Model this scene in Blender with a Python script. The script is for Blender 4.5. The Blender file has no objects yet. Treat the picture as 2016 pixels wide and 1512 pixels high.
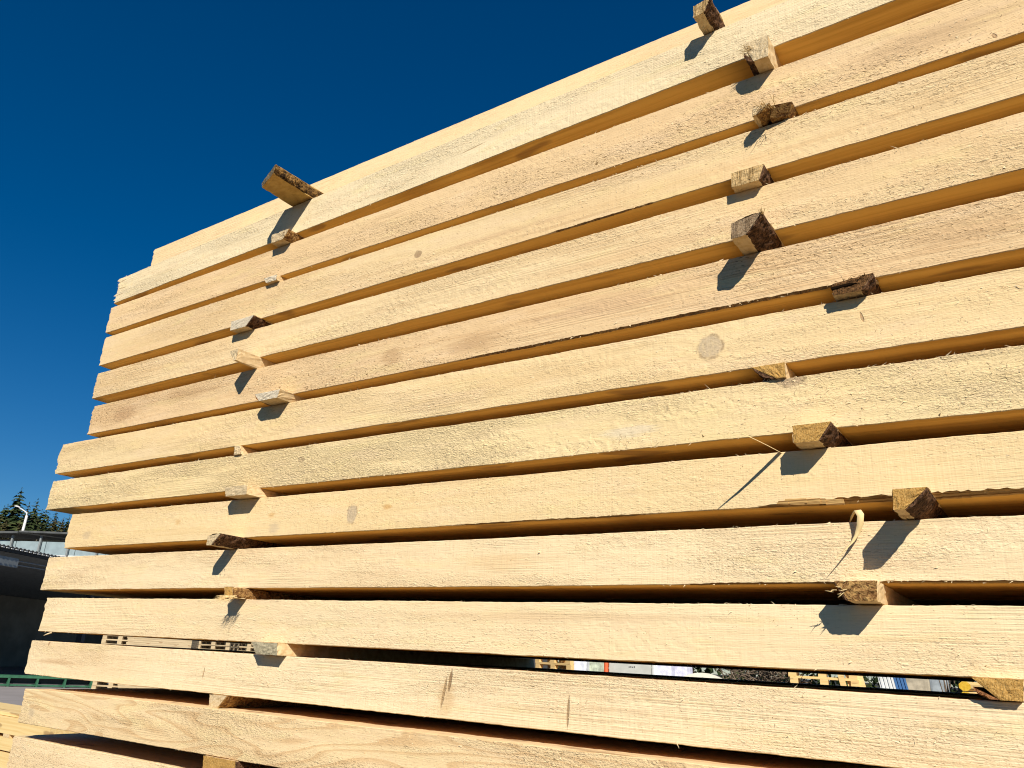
import bpy, bmesh, math, random
import numpy as np
from mathutils import Vector, Matrix

# ------------------------------------------------------------------ camera, sky, sun, exposure
scene = bpy.context.scene
CAM = Vector((0.0, -1.33689, 1.5684))
cd = bpy.data.cameras.new('camera')
cam = bpy.data.objects.new('camera', cd)
scene.collection.objects.link(cam)
_r = Vector((0.82959678, 0.55596327, 0.05171091))
_u = Vector((0.14557836, -0.30477436, 0.94123298))
_f = Vector((-0.53905113, 0.77331586, 0.33377605))
cam.matrix_world = Matrix(((_r.x, _u.x, -_f.x, CAM.x), (_r.y, _u.y, -_f.y, CAM.y),
                           (_r.z, _u.z, -_f.z, CAM.z), (0, 0, 0, 1)))
cd.sensor_width = 36.0
cd.lens = 1545.35 / 2016 * 36.0
cd.clip_start = 0.02
cd.clip_end = 5000
scene.camera = cam

SUN_EL, SUN_AZ = math.radians(36), math.radians(38)      # azimuth from -Y towards +X
to_sun = Vector((math.cos(SUN_EL) * math.sin(SUN_AZ), -math.cos(SUN_EL) * math.cos(SUN_AZ), math.sin(SUN_EL)))
w = bpy.data.worlds.new('World'); scene.world = w; w.use_nodes = True
nt = w.node_tree; nt.nodes.clear()
out = nt.nodes.new('ShaderNodeOutputWorld'); bg = nt.nodes.new('ShaderNodeBackground')
sky = nt.nodes.new('ShaderNodeTexSky'); sky.sky_type = 'NISHITA'; sky.sun_disc = False
sky.sun_elevation = SUN_EL
sky.sun_rotation = math.atan2(to_sun.x, to_sun.y)
sky.altitude = 0; sky.air_density = 1.0; sky.dust_density = 0.0; sky.ozone_density = 8.0
bg.inputs['Strength'].default_value = 0.054
hs = nt.nodes.new('ShaderNodeHueSaturation'); hs.inputs['Saturation'].default_value = 1.26      # the deep, even blue of the clear sky
nt.links.new(sky.outputs[0], hs.inputs['Color']); nt.links.new(hs.outputs[0], bg.inputs[0]); nt.links.new(bg.outputs[0], out.inputs[0])
sl = bpy.data.lights.new('sun', 'SUN'); sl.energy = 5.0; sl.angle = math.radians(0.5); sl.color = (1.0, 0.93, 0.82)
so = bpy.data.objects.new('sun', sl); scene.collection.objects.link(so)
so.rotation_euler = (-to_sun).to_track_quat('-Z', 'Y').to_euler()
so.location = (6, -8, 9)
scene.view_settings.view_transform = 'Standard'; scene.view_settings.look = 'None'
scene.view_settings.exposure = 0.34; scene.view_settings.gamma = 1.0
scene.view_settings.use_curve_mapping = False
scene.cycles.max_bounces = 8; scene.cycles.diffuse_bounces = 6
scene.cycles.use_denoising = True
scene.cycles.filter_width = 1.1
random.seed(7)
COL = scene.collection

# ------------------------------------------------------------------ helpers
def link(o, parent=None):
    COL.objects.link(o)
    if parent is not None: o.parent = parent
    return o

def tag(o, label=None, cat=None, group=None, kind=None):
    if label: o['label'] = label
    if cat: o['category'] = cat; o['kind'] = 'thing'
    if group: o['group'] = group
    if kind: o['kind'] = kind
    return o

def mesh_obj(name, verts, faces, mats, parent=None, fmat=None, smooth=False, loc=None):
    me = bpy.data.meshes.new(name)
    if isinstance(verts, np.ndarray): verts = verts.tolist()
    me.from_pydata(verts, [], faces)
    if not isinstance(mats, (list, tuple)): mats = [mats]
    for m in mats: me.materials.append(m)
    if fmat is not None: me.polygons.foreach_set('material_index', np.asarray(fmat, dtype=np.int32))
    if smooth: me.polygons.foreach_set('use_smooth', np.ones(len(me.polygons), dtype=bool))
    me.update()
    o = bpy.data.objects.new(name, me)
    link(o, parent)
    if loc is not None: o.location = loc
    return o

def empty(name, loc, rz=0.0):
    o = bpy.data.objects.new(name, None); link(o); o.location = loc; o.rotation_euler = (0, 0, rz)
    o.empty_display_size = 0.1
    return o

class MB:
    """collects boxes, prisms and tubes, then links them as one mesh object"""
    def __init__(s): s.v = []; s.f = []
    def box(s, x0, x1, y0, y1, z0, z1):
        b = len(s.v)
        s.v += [(x0, y0, z0), (x1, y0, z0), (x1, y1, z0), (x0, y1, z0), (x0, y0, z1), (x1, y0, z1), (x1, y1, z1), (x0, y1, z1)]
        s.f += [(b, b+3, b+2, b+1), (b+4, b+5, b+6, b+7), (b, b+1, b+5, b+4), (b+1, b+2, b+6, b+5), (b+2, b+3, b+7, b+6), (b+3, b, b+4, b+7)]
        return s
    def hexa(s, p):
        b = len(s.v); s.v += [tuple(q) for q in p]
        s.f += [(b, b+3, b+2, b+1), (b+4, b+5, b+6, b+7), (b, b+1, b+5, b+4), (b+1, b+2, b+6, b+5), (b+2, b+3, b+7, b+6), (b+3, b, b+4, b+7)]
        return s
    def tube(s, pts, rad, n=8, cap=True):
        b0 = len(s.v); pts = [Vector(p) for p in pts]
        if not isinstance(rad, (list, tuple)): rad = [rad] * len(pts)
        for i, p in enumerate(pts):
            t = (pts[min(i+1, len(pts)-1)] - pts[max(i-1, 0)]).normalized()
            a = t.orthogonal().normalized() if abs(t.z) > .9 else t.cross(Vector((0, 0, 1))).normalized()
            c = t.cross(a)
            for k in range(n):
                an = 2*math.pi*k/n
                s.v.append(tuple(p + (a*math.cos(an) + c*math.sin(an)) * rad[i]))
        for i in range(len(pts)-1):
            for k in range(n):
                k2 = (k+1) % n
                s.f.append((b0+i*n+k, b0+i*n+k2, b0+(i+1)*n+k2, b0+(i+1)*n+k))
        if cap:
            s.f.append(tuple(b0+k for k in range(n))[::-1]); s.f.append(tuple(b0+(len(pts)-1)*n+k for k in range(n)))
        return s
    def build(s, name, mat, parent=None, smooth=False): return mesh_obj(name, s.v, s.f, mat, parent, smooth=smooth)

def smoothnoise(nx, nz, cx, cz, seed):
    """value noise on an nx*nz grid with cells of cx*cz samples, -1..1"""
    rg = np.random.RandomState(seed)
    gx, gz = int(nx / cx) + 3, int(nz / cz) + 3
    g = rg.uniform(-1, 1, (gx, gz))
    fx = np.arange(nx) / cx; fz = np.arange(nz) / cz
    ix = fx.astype(int); iz = fz.astype(int)
    tx = fx - ix; tz = fz - iz
    tx = (tx*tx*(3-2*tx))[:, None]; tz = (tz*tz*(3-2*tz))[None, :]
    a = g[ix][:, iz]; b = g[ix+1][:, iz]; c = g[ix][:, iz+1]; d = g[ix+1][:, iz+1]
    return a*(1-tx)*(1-tz) + b*tx*(1-tz) + c*(1-tx)*tz + d*tx*tz

# ------------------------------------------------------------------ materials
class NT:
    def __init__(s, name, rough=0.8, spec=0.2):
        s.m = bpy.data.materials.new(name); s.m.use_nodes = True
        s.t = s.m.node_tree; s.t.nodes.clear()
        s.out = s.t.nodes.new('ShaderNodeOutputMaterial'); s.b = s.t.nodes.new('ShaderNodeBsdfPrincipled')
        s.t.links.new(s.b.outputs[0], s.out.inputs[0])
        s.b.inputs['Roughness'].default_value = rough; s.b.inputs['Specular IOR Level'].default_value = spec
    def put(s, sock, v):
        if isinstance(v, bpy.types.NodeSocket): s.t.links.new(v, sock)
        elif isinstance(v, (tuple, list)) and len(v) == 3 and sock.type == 'RGBA': sock.default_value = (*v, 1)
        else: sock.default_value = v
    def coord(s, which='Object'):
        return s.t.nodes.new('ShaderNodeTexCoord').outputs[which]
    def vec(s, op, a, b=(0, 0, 0)):
        n = s.t.nodes.new('ShaderNodeVectorMath'); n.operation = op; s.put(n.inputs[0], a)
        if op == 'SCALE': s.put(n.inputs['Scale'], b)
        else: s.put(n.inputs[1], b)
        return n.outputs['Value'] if op in ('LENGTH', 'DOT_PRODUCT') else n.outputs[0]
    def math(s, op, a, b=0.0, clamp=False):
        n = s.t.nodes.new('ShaderNodeMath'); n.operation = op; n.use_clamp = clamp; s.put(n.inputs[0], a); s.put(n.inputs[1], b); return n.outputs[0]
    def noise(s, v, scale=1.0, detail=2.0, rough=0.5, dist=0.0):
        n = s.t.nodes.new('ShaderNodeTexNoise'); s.put(n.inputs['Vector'], v)
        n.inputs['Scale'].default_value = scale; n.inputs['Detail'].default_value = detail
        n.inputs['Roughness'].default_value = rough; n.inputs['Distortion'].default_value = dist
        return n.outputs[0]
    def voro(s, v, scale=1.0):
        n = s.t.nodes.new('ShaderNodeTexVoronoi'); s.put(n.inputs['Vector'], v); n.inputs['Scale'].default_value = scale; return n.outputs[0]
    def rng(s, x, a, b, c=0.0, d=1.0, smooth=True):
        n = s.t.nodes.new('ShaderNodeMapRange'); n.interpolation_type = 'SMOOTHSTEP' if smooth else 'LINEAR'
        s.put(n.inputs[0], x)
        for i, v in enumerate((a, b, c, d)): n.inputs[i+1].default_value = v
        return n.outputs[0]
    def mix(s, f, a, b, mode='MIX'):
        n = s.t.nodes.new('ShaderNodeMix'); n.data_type = 'RGBA'; n.blend_type = mode
        s.put(n.inputs[0], f); s.put(n.inputs[6], a); s.put(n.inputs[7], b); return n.outputs[2]
    def bump(s, h, strength=1.0, dist=1.0):
        n = s.t.nodes.new('ShaderNodeBump'); n.inputs['Strength'].default_value = strength; n.inputs['Distance'].default_value = dist
        s.put(n.inputs['Height'], h); s.t.links.new(n.outputs[0], s.b.inputs['Normal']); return n
    def col(s, c): s.put(s.b.inputs['Base Color'], c)

def mul(c, k): return tuple(min(1.0, x*k) for x in c)

def wood_front(name, base, tone=(0.50, 0.31, 0.15), seed=0, pits=0.5, fuzz=0.6, saw=0.5, streak=0.4, rings=0.0, knots=(), stains=(), marks=()):
    """rough-sawn softwood.  x runs along the grain, z up the face, in metres from the left lower corner"""
    base = (min(.83, base[0]*1.06), base[1]*1.05, base[2]*0.985); tone = (tone[0]*1.04, tone[1]*1.03, tone[2]*0.95)
    n = NT(name, 0.82, 0.12)
    tc = n.coord()
    P = n.vec('ADD', tc, (seed*3.17, seed*1.3, seed*0.71))
    # knots bend the grain
    warp = None
    for (kx, kz, rx, rz, kc) in knots:
        d = n.vec('MULTIPLY', n.vec('SUBTRACT', tc, (kx, 0, kz)), (1/(rx*3), 0, 1/(rz*2.2)))
        e = n.math('POWER', 2.718, n.math('MULTIPLY', n.vec('DOT_PRODUCT', d, d), -1.0))
        warp = n.math('MULTIPLY', e, 0.02) if warp is None else n.math('ADD', warp, n.math('MULTIPLY', e, 0.02))
    Pg = P
    if warp is not None:
        cx = n.t.nodes.new('ShaderNodeCombineXYZ'); n.put(cx.inputs[2], warp); n.put(cx.inputs[0], warp)
        Pg = n.vec('ADD', P, cx.outputs[0])
    big = n.noise(n.vec('MULTIPLY', P, (1.1, 1, 7)), 1, 2)
    st = n.noise(n.vec('MULTIPLY', Pg, (1.6, 20, 62)), 1, 4, 0.6, 0.3)
    fib = n.noise(n.vec('MULTIPLY', Pg, (22, 160, 620)), 1, 2)
    pit = n.noise(n.vec('MULTIPLY', P, (95, 260, 330)), 1, 1.5, 0.6)
    patch = n.noise(n.vec('MULTIPLY', P, (2.6, 3, 16)), 1, 3, 0.6)
    act = n.rng(n.noise(n.vec('MULTIPLY', P, (1.7, 1, 10)), 1, 3, 0.6), 0.40, 0.62, 0.12, 1.0)      # calm and torn stretches of the face
    tuft = n.rng(n.noise(n.vec('MULTIPLY', P, (38, 90, 120)), 1, 3, 0.65, 0.5), 0.60, 0.70)
    fz = n.noise(n.vec('MULTIPLY', P, (150, 300, 340)), 1, 3, 0.65, 0.6)
    sw = n.noise(n.vec('MULTIPLY', P, (300, 1, 9)), 1, 1)
    c = n.mix(n.rng(st, 0.45, 0.75, 0, streak), base, tone)
    c = n.mix(n.rng(big, 0.35, 0.7, 0, 0.30), c, mul(tone, 1.25))
    c = n.mix(n.rng(n.noise(n.vec('MULTIPLY', P, (2.2, 2, 11)), 1, 2), 0.5, 0.72, 0, 0.35), c, mul(base, 1.1))
    c = n.mix(n.rng(n.noise(n.vec('MULTIPLY', P, (5, 3, 26)), 1, 3, 0.6), 0.48, 0.70, 0, 0.38), c, (0.79, 0.59, 0.37))
    c = n.mix(n.rng(n.noise(n.vec('MULTIPLY', n.vec('ADD', P, (7, 3, 5)), (6, 3, 30)), 1, 3, 0.6), 0.52, 0.72, 0, 0.30), c, (0.80, 0.65, 0.30))
    if rings > 0:
        wv = n.math('ADD', n.math('MULTIPLY', n.noise(n.vec('MULTIPLY', Pg, (1.5, 2, 11)), 1, 2.0, 0.45, 0.6), 11.0), 0.0)
        rg = n.math('FRACT', wv)
        rr = n.math('MULTIPLY', n.rng(rg, 0.45, 0.9, 0, rings), n.rng(rg, 0.92, 1.0, 1, 0))
        c = n.mix(rr, c, (0.60, 0.39, 0.19))
    fl = n.rng(pit, 0.625, 0.685)
    fl = n.math('MULTIPLY', fl, n.math('ADD', n.math('MULTIPLY', act, 0.85), 0.12))
    c = n.mix(n.math('MULTIPLY', fl, min(1.0, pits*1.35)), c, (0.24, 0.14, 0.055))
    c = n.mix(n.math('MULTIPLY', n.rng(fib, 0.42, 0.66, 0, 0.30), n.math('ADD', n.math('MULTIPLY', act, 0.7), 0.3)), c, mul(tone, 0.9))
    c = n.mix(n.rng(sw, 0.5, 0.72, 0, 0.16*saw), c, tone)
    c = n.mix(n.math('MULTIPLY', tuft, n.math('MULTIPLY', act, 0.55)), c, mul(base, 1.12))
    c = n.mix(n.rng(n.noise(n.vec('MULTIPLY', P, (55, 200, 480)), 1, 2, 0.6), 0.58, 0.68, 0, 0.22), c, mul(tone, 0.75))
    cmask = n.rng(n.noise(n.vec('MULTIPLY', n.vec('ADD', P, (11, 5, 2)), (1.5, 1, 6)), 1, 2), 0.47, 0.62)      # stretches of ridged, corduroy-like grain
    cdn = n.noise(n.vec('MULTIPLY', Pg, (4, 10, 330)), 1, 1.5, 0.55, 0.15)
    c = n.mix(n.math('MULTIPLY', n.rng(cdn, 0.50, 0.66, 0, 0.55*min(1, streak+.35)), cmask), c, mul(tone, 0.82))
    for (sx, sz, rx, rz, scol, amt) in stains:
        d = n.vec('MULTIPLY', n.vec('SUBTRACT', tc, (sx, 0, sz)), (1/rx, 0, 1/rz))
        q = n.math('SUBTRACT', 1.0, n.vec('LENGTH', d))
        q = n.math('ADD', q, n.math('MULTIPLY', n.math('SUBTRACT', n.noise(n.vec('MULTIPLY', P, (9, 9, 130)), 1, 3, 0.7), 0.5), 1.3))
        c = n.mix(n.rng(q, 0.1, 0.75, 0, amt), c, scol)
    kn_h = None
    for (kx, kz, rx, rz, kc) in knots:
        d = n.vec('LENGTH', n.vec('MULTIPLY', n.vec('SUBTRACT', tc, (kx, 0, kz)), (1/rx, 0, 1/rz)))
        d = n.math('ADD', d, n.math('MULTIPLY', n.math('SUBTRACT', n.noise(P, 60, 3, 0.65), 0.5), 0.5))
        ring = n.math('ADD', n.math('MULTIPLY', n.math('SINE', n.math('MULTIPLY', d, 17.0)), 0.5), 0.5)
        kcol = n.mix(n.math('MULTIPLY', ring, 0.4), kc, mul(kc, 0.6))
        kcol = n.mix(n.rng(n.noise(n.vec('MULTIPLY', P, (400, 1, 30)), 1, 1), 0.4, 0.7, 0, 0.35), kcol, mul(kc, 1.3))
        c = n.mix(n.math('MULTIPLY', n.rng(d, 0.78, 1.12, 0.85, 0.0), n.rng(n.noise(n.vec('MULTIPLY', P, (160, 1, 60)), 1, 3, 0.6), 0.3, 0.6, 0.6, 1.0)), c, kcol)
        edge = n.math('MULTIPLY', n.rng(d, 0.85, 0.98), n.rng(d, 1.02, 1.2, 1, 0))
        c = n.mix(n.math('MULTIPLY', edge, n.rng(n.noise(P, 55, 2), 0.4, 0.62, 0.0, 0.6)), c, (0.22, 0.14, 0.08))
    for (mx, mz, rx, rz, ang, mc, amt) in marks:
        q = n.vec('SUBTRACT', tc, (mx, 0, mz))
        ca, sa = math.cos(ang), math.sin(ang)
        a = n.math('ABSOLUTE', n.vec('DOT_PRODUCT', q, (ca/rx, 0, sa/rx))); b = n.math('ABSOLUTE', n.vec('DOT_PRODUCT', q, (-sa/rz, 0, ca/rz)))
        e = n.math('ADD', n.math('MULTIPLY', a, a), n.math('MULTIPLY', b, b))
        e = n.math('ADD', e, n.math('MULTIPLY', n.math('SUBTRACT', n.noise(P, 160, 2), 0.5), 0.9))
        mf = n.rng(e, 0.35, 1.0, amt, 0.0)
        c = n.mix(mf, c, mc)
        t = n.math('MULTIPLY', mf, -0.0012)
        kn_h = t if kn_h is None else n.math('ADD', kn_h, t)
    n.col(c)
    h = n.math('MULTIPLY', fib, 0.00060)
    h = n.math('ADD', h, n.math('MULTIPLY', n.math('MULTIPLY', fz, act), 0.0042*fuzz))
    h = n.math('ADD', h, n.math('MULTIPLY', n.math('MULTIPLY', tuft, act), 0.0016*fuzz))
    h = n.math('ADD', h, n.math('MULTIPLY', sw, 0.00055*saw))
    h = n.math('ADD', h, n.math('MULTIPLY', fl, -0.0011*min(1, pits+.2)))
    h = n.math('ADD', h, n.math('MULTIPLY', n.math('MULTIPLY', cdn, cmask), 0.0016))
    if kn_h is not None: h = n.math('ADD', h, kn_h)
    n.bump(h, 1.0, 1.0)
    return n.m

def wood_plain(name, base, tone, bumpk=0.0004, sx=3, rough=0.75):
    """smoother sawn faces: undersides, rear beams, boards"""
    n = NT(name, rough, 0.15); P = n.coord()
    rnd = n.t.nodes.new('ShaderNodeObjectInfo').outputs['Random']
    cx = n.t.nodes.new('ShaderNodeCombineXYZ'); n.put(cx.inputs[0], n.math('MULTIPLY', rnd, 31.0)); n.put(cx.inputs[1], n.math('MULTIPLY', rnd, 17.0))
    P = n.vec('ADD', P, cx.outputs[0])
    st = n.noise(n.vec('MULTIPLY', P, (sx, 60, 60)), 1, 4, 0.6, 0.2)
    kn = n.rng(n.noise(n.vec('MULTIPLY', P, (5.0, 16, 16)), 1, 1), 0.66, 0.74)
    c = n.mix(n.rng(st, 0.4, 0.65, 0, 0.7), base, tone)
    c = n.mix(n.math('MULTIPLY', kn, 0.6), c, (0.24, 0.12, 0.05))
    n.col(c); n.bump(n.math('MULTIPLY', st, bumpk)); return n.m

def bark_mat(name, c1, c2, c3, sc=1.0):
    n = NT(name, 0.9, 0.1); P = n.coord()
    a = n.noise(P, 130*sc, 4, 0.65, 0.8); b = n.noise(P, 40*sc, 3, 0.6)
    c = n.mix(n.rng(a, 0.35, 0.68), c1, c2); c = n.mix(n.rng(b, 0.55, 0.72, 0, 0.8), c, c3)
    n.col(c); n.bump(n.math('MULTIPLY', a, 0.006)); return n.m

def end_mat(name, c1, c2, ridge=0.0, sc=1.0):
    """sawn end grain of a spacer"""
    n = NT(name, 0.9, 0.08); P = n.coord()
    a = n.noise(n.vec('MULTIPLY', P, (420*sc, 60, 260*sc)), 1, 3, 0.7, 0.4)
    b = n.noise(P, 30, 2)
    r = n.noise(n.vec('MULTIPLY', P, (230, 10, 22)), 1, 1)
    c = n.mix(n.rng(a, 0.32, 0.7), c1, c2); c = n.mix(n.rng(b, 0.5, 0.7, 0, 0.4), c, mul(c2, 0.8))
    if ridge: c = n.mix(n.rng(r, 0.5, 0.62, 0, ridge), c, mul(c2, 0.55))
    n.col(c); n.bump(n.math('ADD', n.math('MULTIPLY', a, 0.003), n.math('MULTIPLY', r, 0.004*ridge))); return n.m

def flat_mat(name, c, rough=0.6, spec=0.3, var=0.12, sc=6.0, metal=0.0, bumpk=0.0):
    n = NT(name, rough, spec); P = n.coord()
    a = n.noise(P, sc, 4, 0.6)
    n.col(n.mix(n.rng(a, 0.3, 0.7), mul(c, 1-var), mul(c, 1+var))); n.b.inputs['Metallic'].default_value = metal
    if bumpk: n.bump(n.math('MULTIPLY', a, bumpk))
    return n.m

WB = (0.71, 0.545, 0.325)     # fresh spruce
M = {}
M['under'] = wood_plain('bounce_tinted_underside_wood', (0.77, 0.475, 0.125), (0.56, 0.31, 0.07), 0.0006, 1.2)  # golden tint puts the warm bounced light into the underside colour
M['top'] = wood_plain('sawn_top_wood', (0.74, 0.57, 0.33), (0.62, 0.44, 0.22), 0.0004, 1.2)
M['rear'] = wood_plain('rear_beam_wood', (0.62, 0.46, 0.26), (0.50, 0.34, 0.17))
M['wane'] = bark_mat('waney_edge', (0.22, 0.12, 0.05), (0.46, 0.29, 0.13), (0.14, 0.07, 0.03), 0.8)
_w = NT('waney_edge_pale', 0.8, 0.12); _p = _w.coord(); _a = _w.noise(_w.vec('MULTIPLY', _p, (5, 60, 520)), 1, 3, 0.6, 0.3)
_w.col(_w.mix(_w.rng(_a, 0.42, 0.62), (0.56, 0.35, 0.13), (0.22, 0.11, 0.035))); _w.bump(_w.math('MULTIPLY', _a, 0.002)); M['wane_pale'] = _w.m
M['fuzz'] = flat_mat('torn_fibre', (0.74, 0.58, 0.35), 0.9, 0.05)
M['stick'] = wood_plain('spacer_wood', (0.70, 0.53, 0.30), (0.55, 0.37, 0.17), 0.0006, 60)
M['stick_old'] = wood_plain('spacer_wood_weathered', (0.50, 0.38, 0.23), (0.34, 0.24, 0.13), 0.0006, 60)
M['bark'] = bark_mat('spacer_bark', (0.035, 0.018, 0.010), (0.20, 0.105, 0.055), (0.09, 0.045, 0.022))
M['bark_red'] = bark_mat('spacer_bark_reddish', (0.12, 0.045, 0.018), (0.40, 0.18, 0.07), (0.26, 0.11, 0.045))
M['torn'] = bark_mat('torn_brown_fibre', (0.14, 0.06, 0.02), (0.52, 0.31, 0.11), (0.30, 0.15, 0.05))
M['end_pale'] = end_mat('spacer_end_pale', (0.72, 0.58, 0.37), (0.52, 0.38, 0.20))
M['end_white'] = end_mat('spacer_end_white', (0.76, 0.68, 0.52), (0.54, 0.44, 0.30))
M['end_grey'] = end_mat('spacer_end_grey', (0.50, 0.44, 0.30), (0.33, 0.28, 0.17))
M['end_orange'] = end_mat('spacer_end_orange', (0.60, 0.37, 0.12), (0.40, 0.21, 0.05))
M['end_ridge'] = end_mat('spacer_end_ridged', (0.66, 0.48, 0.24), (0.50, 0.31, 0.12), 0.8)
M['end_dark'] = end_mat('spacer_end_dark', (0.24, 0.12, 0.045), (0.035, 0.018, 0.008))
M['end_brown'] = end_mat('spacer_end_brown', (0.42, 0.31, 0.19), (0.24, 0.15, 0.08), 0.5)
M['stick_gold'] = wood_plain('spacer_wood_golden', (0.56, 0.36, 0.11), (0.40, 0.23, 0.06), 0.0008, 30)
M['end_old'] = end_mat('spacer_end_old', (0.34, 0.27, 0.17), (0.11, 0.075, 0.04))
M['bark_gold'] = bark_mat('spacer_bark_golden', (0.022, 0.012, 0.006), (0.34, 0.19, 0.06), (0.06, 0.032, 0.014), .7)
M['splint'] = flat_mat('splinter_wood', (0.74, 0.56, 0.28), 0.8, 0.1)
# ------------------------------------------------------------------ ground
g = NT('gravel_yard', 0.95, 0.1); P = g.coord()
a = g.noise(P, 0.35, 4); b = g.noise(P, 45, 3)
g.col(g.mix(g.rng(b, 0.3, 0.7), g.mix(a, (0.05, 0.048, 0.045), (0.075, 0.072, 0.068)), (0.035, 0.034, 0.032))); g.bump(g.math('MULTIPLY', b, 0.02))
ground = mesh_obj('ground', [(-1500, -1500, 0), (1500, -1500, 0), (1500, 1500, 0), (-1500, 1500, 0)], [(0, 1, 2, 3)], g.m)
tag(ground, kind='structure')

# ------------------------------------------------------------------ the big timber stack
XR = 2.45
# left end x, top z at x=-1, top slope, bottom z at x=-1, bottom slope
BEAMS = [
  (-2.712, 3.0171, 0.0086, 2.9171, 0.0086),
  (-2.747, 2.8800, 0.0194, 2.7744, 0.0177),
  (-2.753, 2.7318, 0.0030, 2.6243, 0.0004),
  (-2.744, 2.6046, -0.0001, 2.4996, 0.0033),
  (-2.736, 2.4669, 0.0015, 2.3662, -0.0016),
  (-2.708, 2.3288, -0.0044, 2.2267, -0.0037),
  (-2.863, 2.2006, -0.0075, 2.0971, -0.0055),
  (-2.855, 2.0699, -0.0068, 1.9683, -0.0065),
  (-2.685, 1.9397, -0.0096, 1.8407, -0.0029),
  (-2.766, 1.8101, -0.0040, 1.7112, -0.0008),
  (-2.715, 1.6821, -0.0025, 1.5826, -0.0006),
  (-2.741, 1.5545, -0.0007, 1.4552, 0.0004),
  (-2.640, 1.4290, 0.0067, 1.3240, 0.0001),
  (-2.715, 1.2802, 0.0008, 1.1802, 0.0008)]
for i in range(8):
    zt = 1.1802 - 0.031 - i*0.131
    BEAMS.append((-2.74 + random.uniform(-.05, .05), zt, 0.0, zt-0.1, 0.0))
Y0 = [0.087] + [0.0]*11 + [-0.035, 0.0] + [random.uniform(-.006, .006) for _ in range(8)]
# beam 12 stands proud of the rest: keep its outline in line by scaling about its true height
def ztop(i, x): B = BEAMS[i]; return B[1] + B[2]*(x+1) if x < 0.3 else B[1] + B[2]*1.3
def zbot(i, x): B = BEAMS[i]; return B[3] + B[4]*(x+1) if x < 0.3 else B[3] + B[4]*1.3

def wane_h(spec, x):
    h = np.zeros_like(x)
    for (x0, x1, hh) in spec:
        t = np.clip((x-x0)/(x1-x0), 0, 1); h = np.maximum(h, hh*np.clip(np.minimum(t, 1-t)*6, 0, 1)*(0.55+0.45*np.sin(t*3.1)))
    return h

def front_beam(i, mat, wane=(), wmat='wane', rough=1.0, ragged=0.0):
    xL, y0 = BEAMS[i][0], Y0[i]
    vis = 0.12
    xs = np.concatenate([np.arange(xL, vis, 0.005), np.arange(vis, XR, 0.09), [XR]])
    nx, nz = len(xs), 17
    zt = np.array([ztop(i, x) for x in xs]); zb = np.array([zbot(i, x) for x in xs])
    sd = 100 + i*13
    edge_t = smoothnoise(nx, 1, 14, 1, sd)[:, 0]*0.0006 + smoothnoise(nx, 1, 2.2, 1, sd+1)[:, 0]*0.0004 + smoothnoise(nx, 1, 160, 1, sd+11)[:, 0]*0.0012
    edge_b = smoothnoise(nx, 1, 14, 1, sd+2)[:, 0]*0.0006 + smoothnoise(nx, 1, 2.2, 1, sd+3)[:, 0]*0.0004 + smoothnoise(nx, 1, 160, 1, sd+12)[:, 0]*0.0012
    zt = zt + edge_t; zb = zb + edge_b
    wn = wane_h(wane, xs - xL)
    wn = wn*(1 + 0.22*smoothnoise(nx, 1, 22, 1, sd+4)[:, 0] + 0.22*smoothnoise(nx, 1, 1.3, 1, sd+5)[:, 0])
    wn = np.maximum(wn, 0.0012)
    patch = np.clip(smoothnoise(nx, nz, 60, 7, sd+6)*1.4 + 0.35, 0, 1)
    dsp = smoothnoise(nx, nz, 240, 12, sd+7)*0.0012 + smoothnoise(nx, nz, 4, 2, sd+8)*0.00022*rough \
        + patch*(smoothnoise(nx, nz, 1.6, 1.2, sd+9)*0.00045*rough)
    rows = []
    D = 0.262
    f0 = zt - 0.0012; f1 = zb + wn
    o = np.ones(nx)
    rows.append((y0 + D*o, zt)); rows.append((y0 + 0.05*o, zt)); rows.append((y0 + 0.0013*o + dsp[:, 0], zt))
    for k in range(nz):
        t = k/(nz-1); rows.append((y0 + dsp[:, k], f0*(1-t) + f1*t))
    rows.append((y0 + np.maximum(0.0013, wn*1.5) + dsp[:, -1], zb)); rows.append((y0 + 0.06*o, zb)); rows.append((y0 + D*o, zb))
    nr = len(rows)
    V = np.zeros((nx, nr, 3))
    for r, (yy, zz) in enumerate(rows):
        V[:, r, 0] = xs; V[:, r, 1] = yy; V[:, r, 2] = zz
    # uneven sawn end
    rg = np.random.RandomState(sd)
    V[0, :, 0] += rg.uniform(-0.003, 0.003, nr)*(1 + 5*ragged)
    V[1, :, 0] += rg.uniform(-0.001, 0.001, nr)
    base = np.array([xL, y0, zbot(i, xL)])
    V -= base
    faces = []; fm = []
    for a in range(nx-1):
        for r in range(nr):
            r2 = (r+1) % nr
            faces.append((a*nr+r, a*nr+r2, (a+1)*nr+r2, (a+1)*nr+r))
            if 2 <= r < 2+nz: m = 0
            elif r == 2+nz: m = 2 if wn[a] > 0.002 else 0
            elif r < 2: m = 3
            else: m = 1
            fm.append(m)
    faces.append(tuple(range(nr))[::-1]); fm.append(0)
    faces.append(tuple((nx-1)*nr + r for r in range(nr))); fm.append(1)
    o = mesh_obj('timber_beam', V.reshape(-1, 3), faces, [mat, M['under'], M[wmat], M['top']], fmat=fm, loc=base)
    return o

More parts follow.
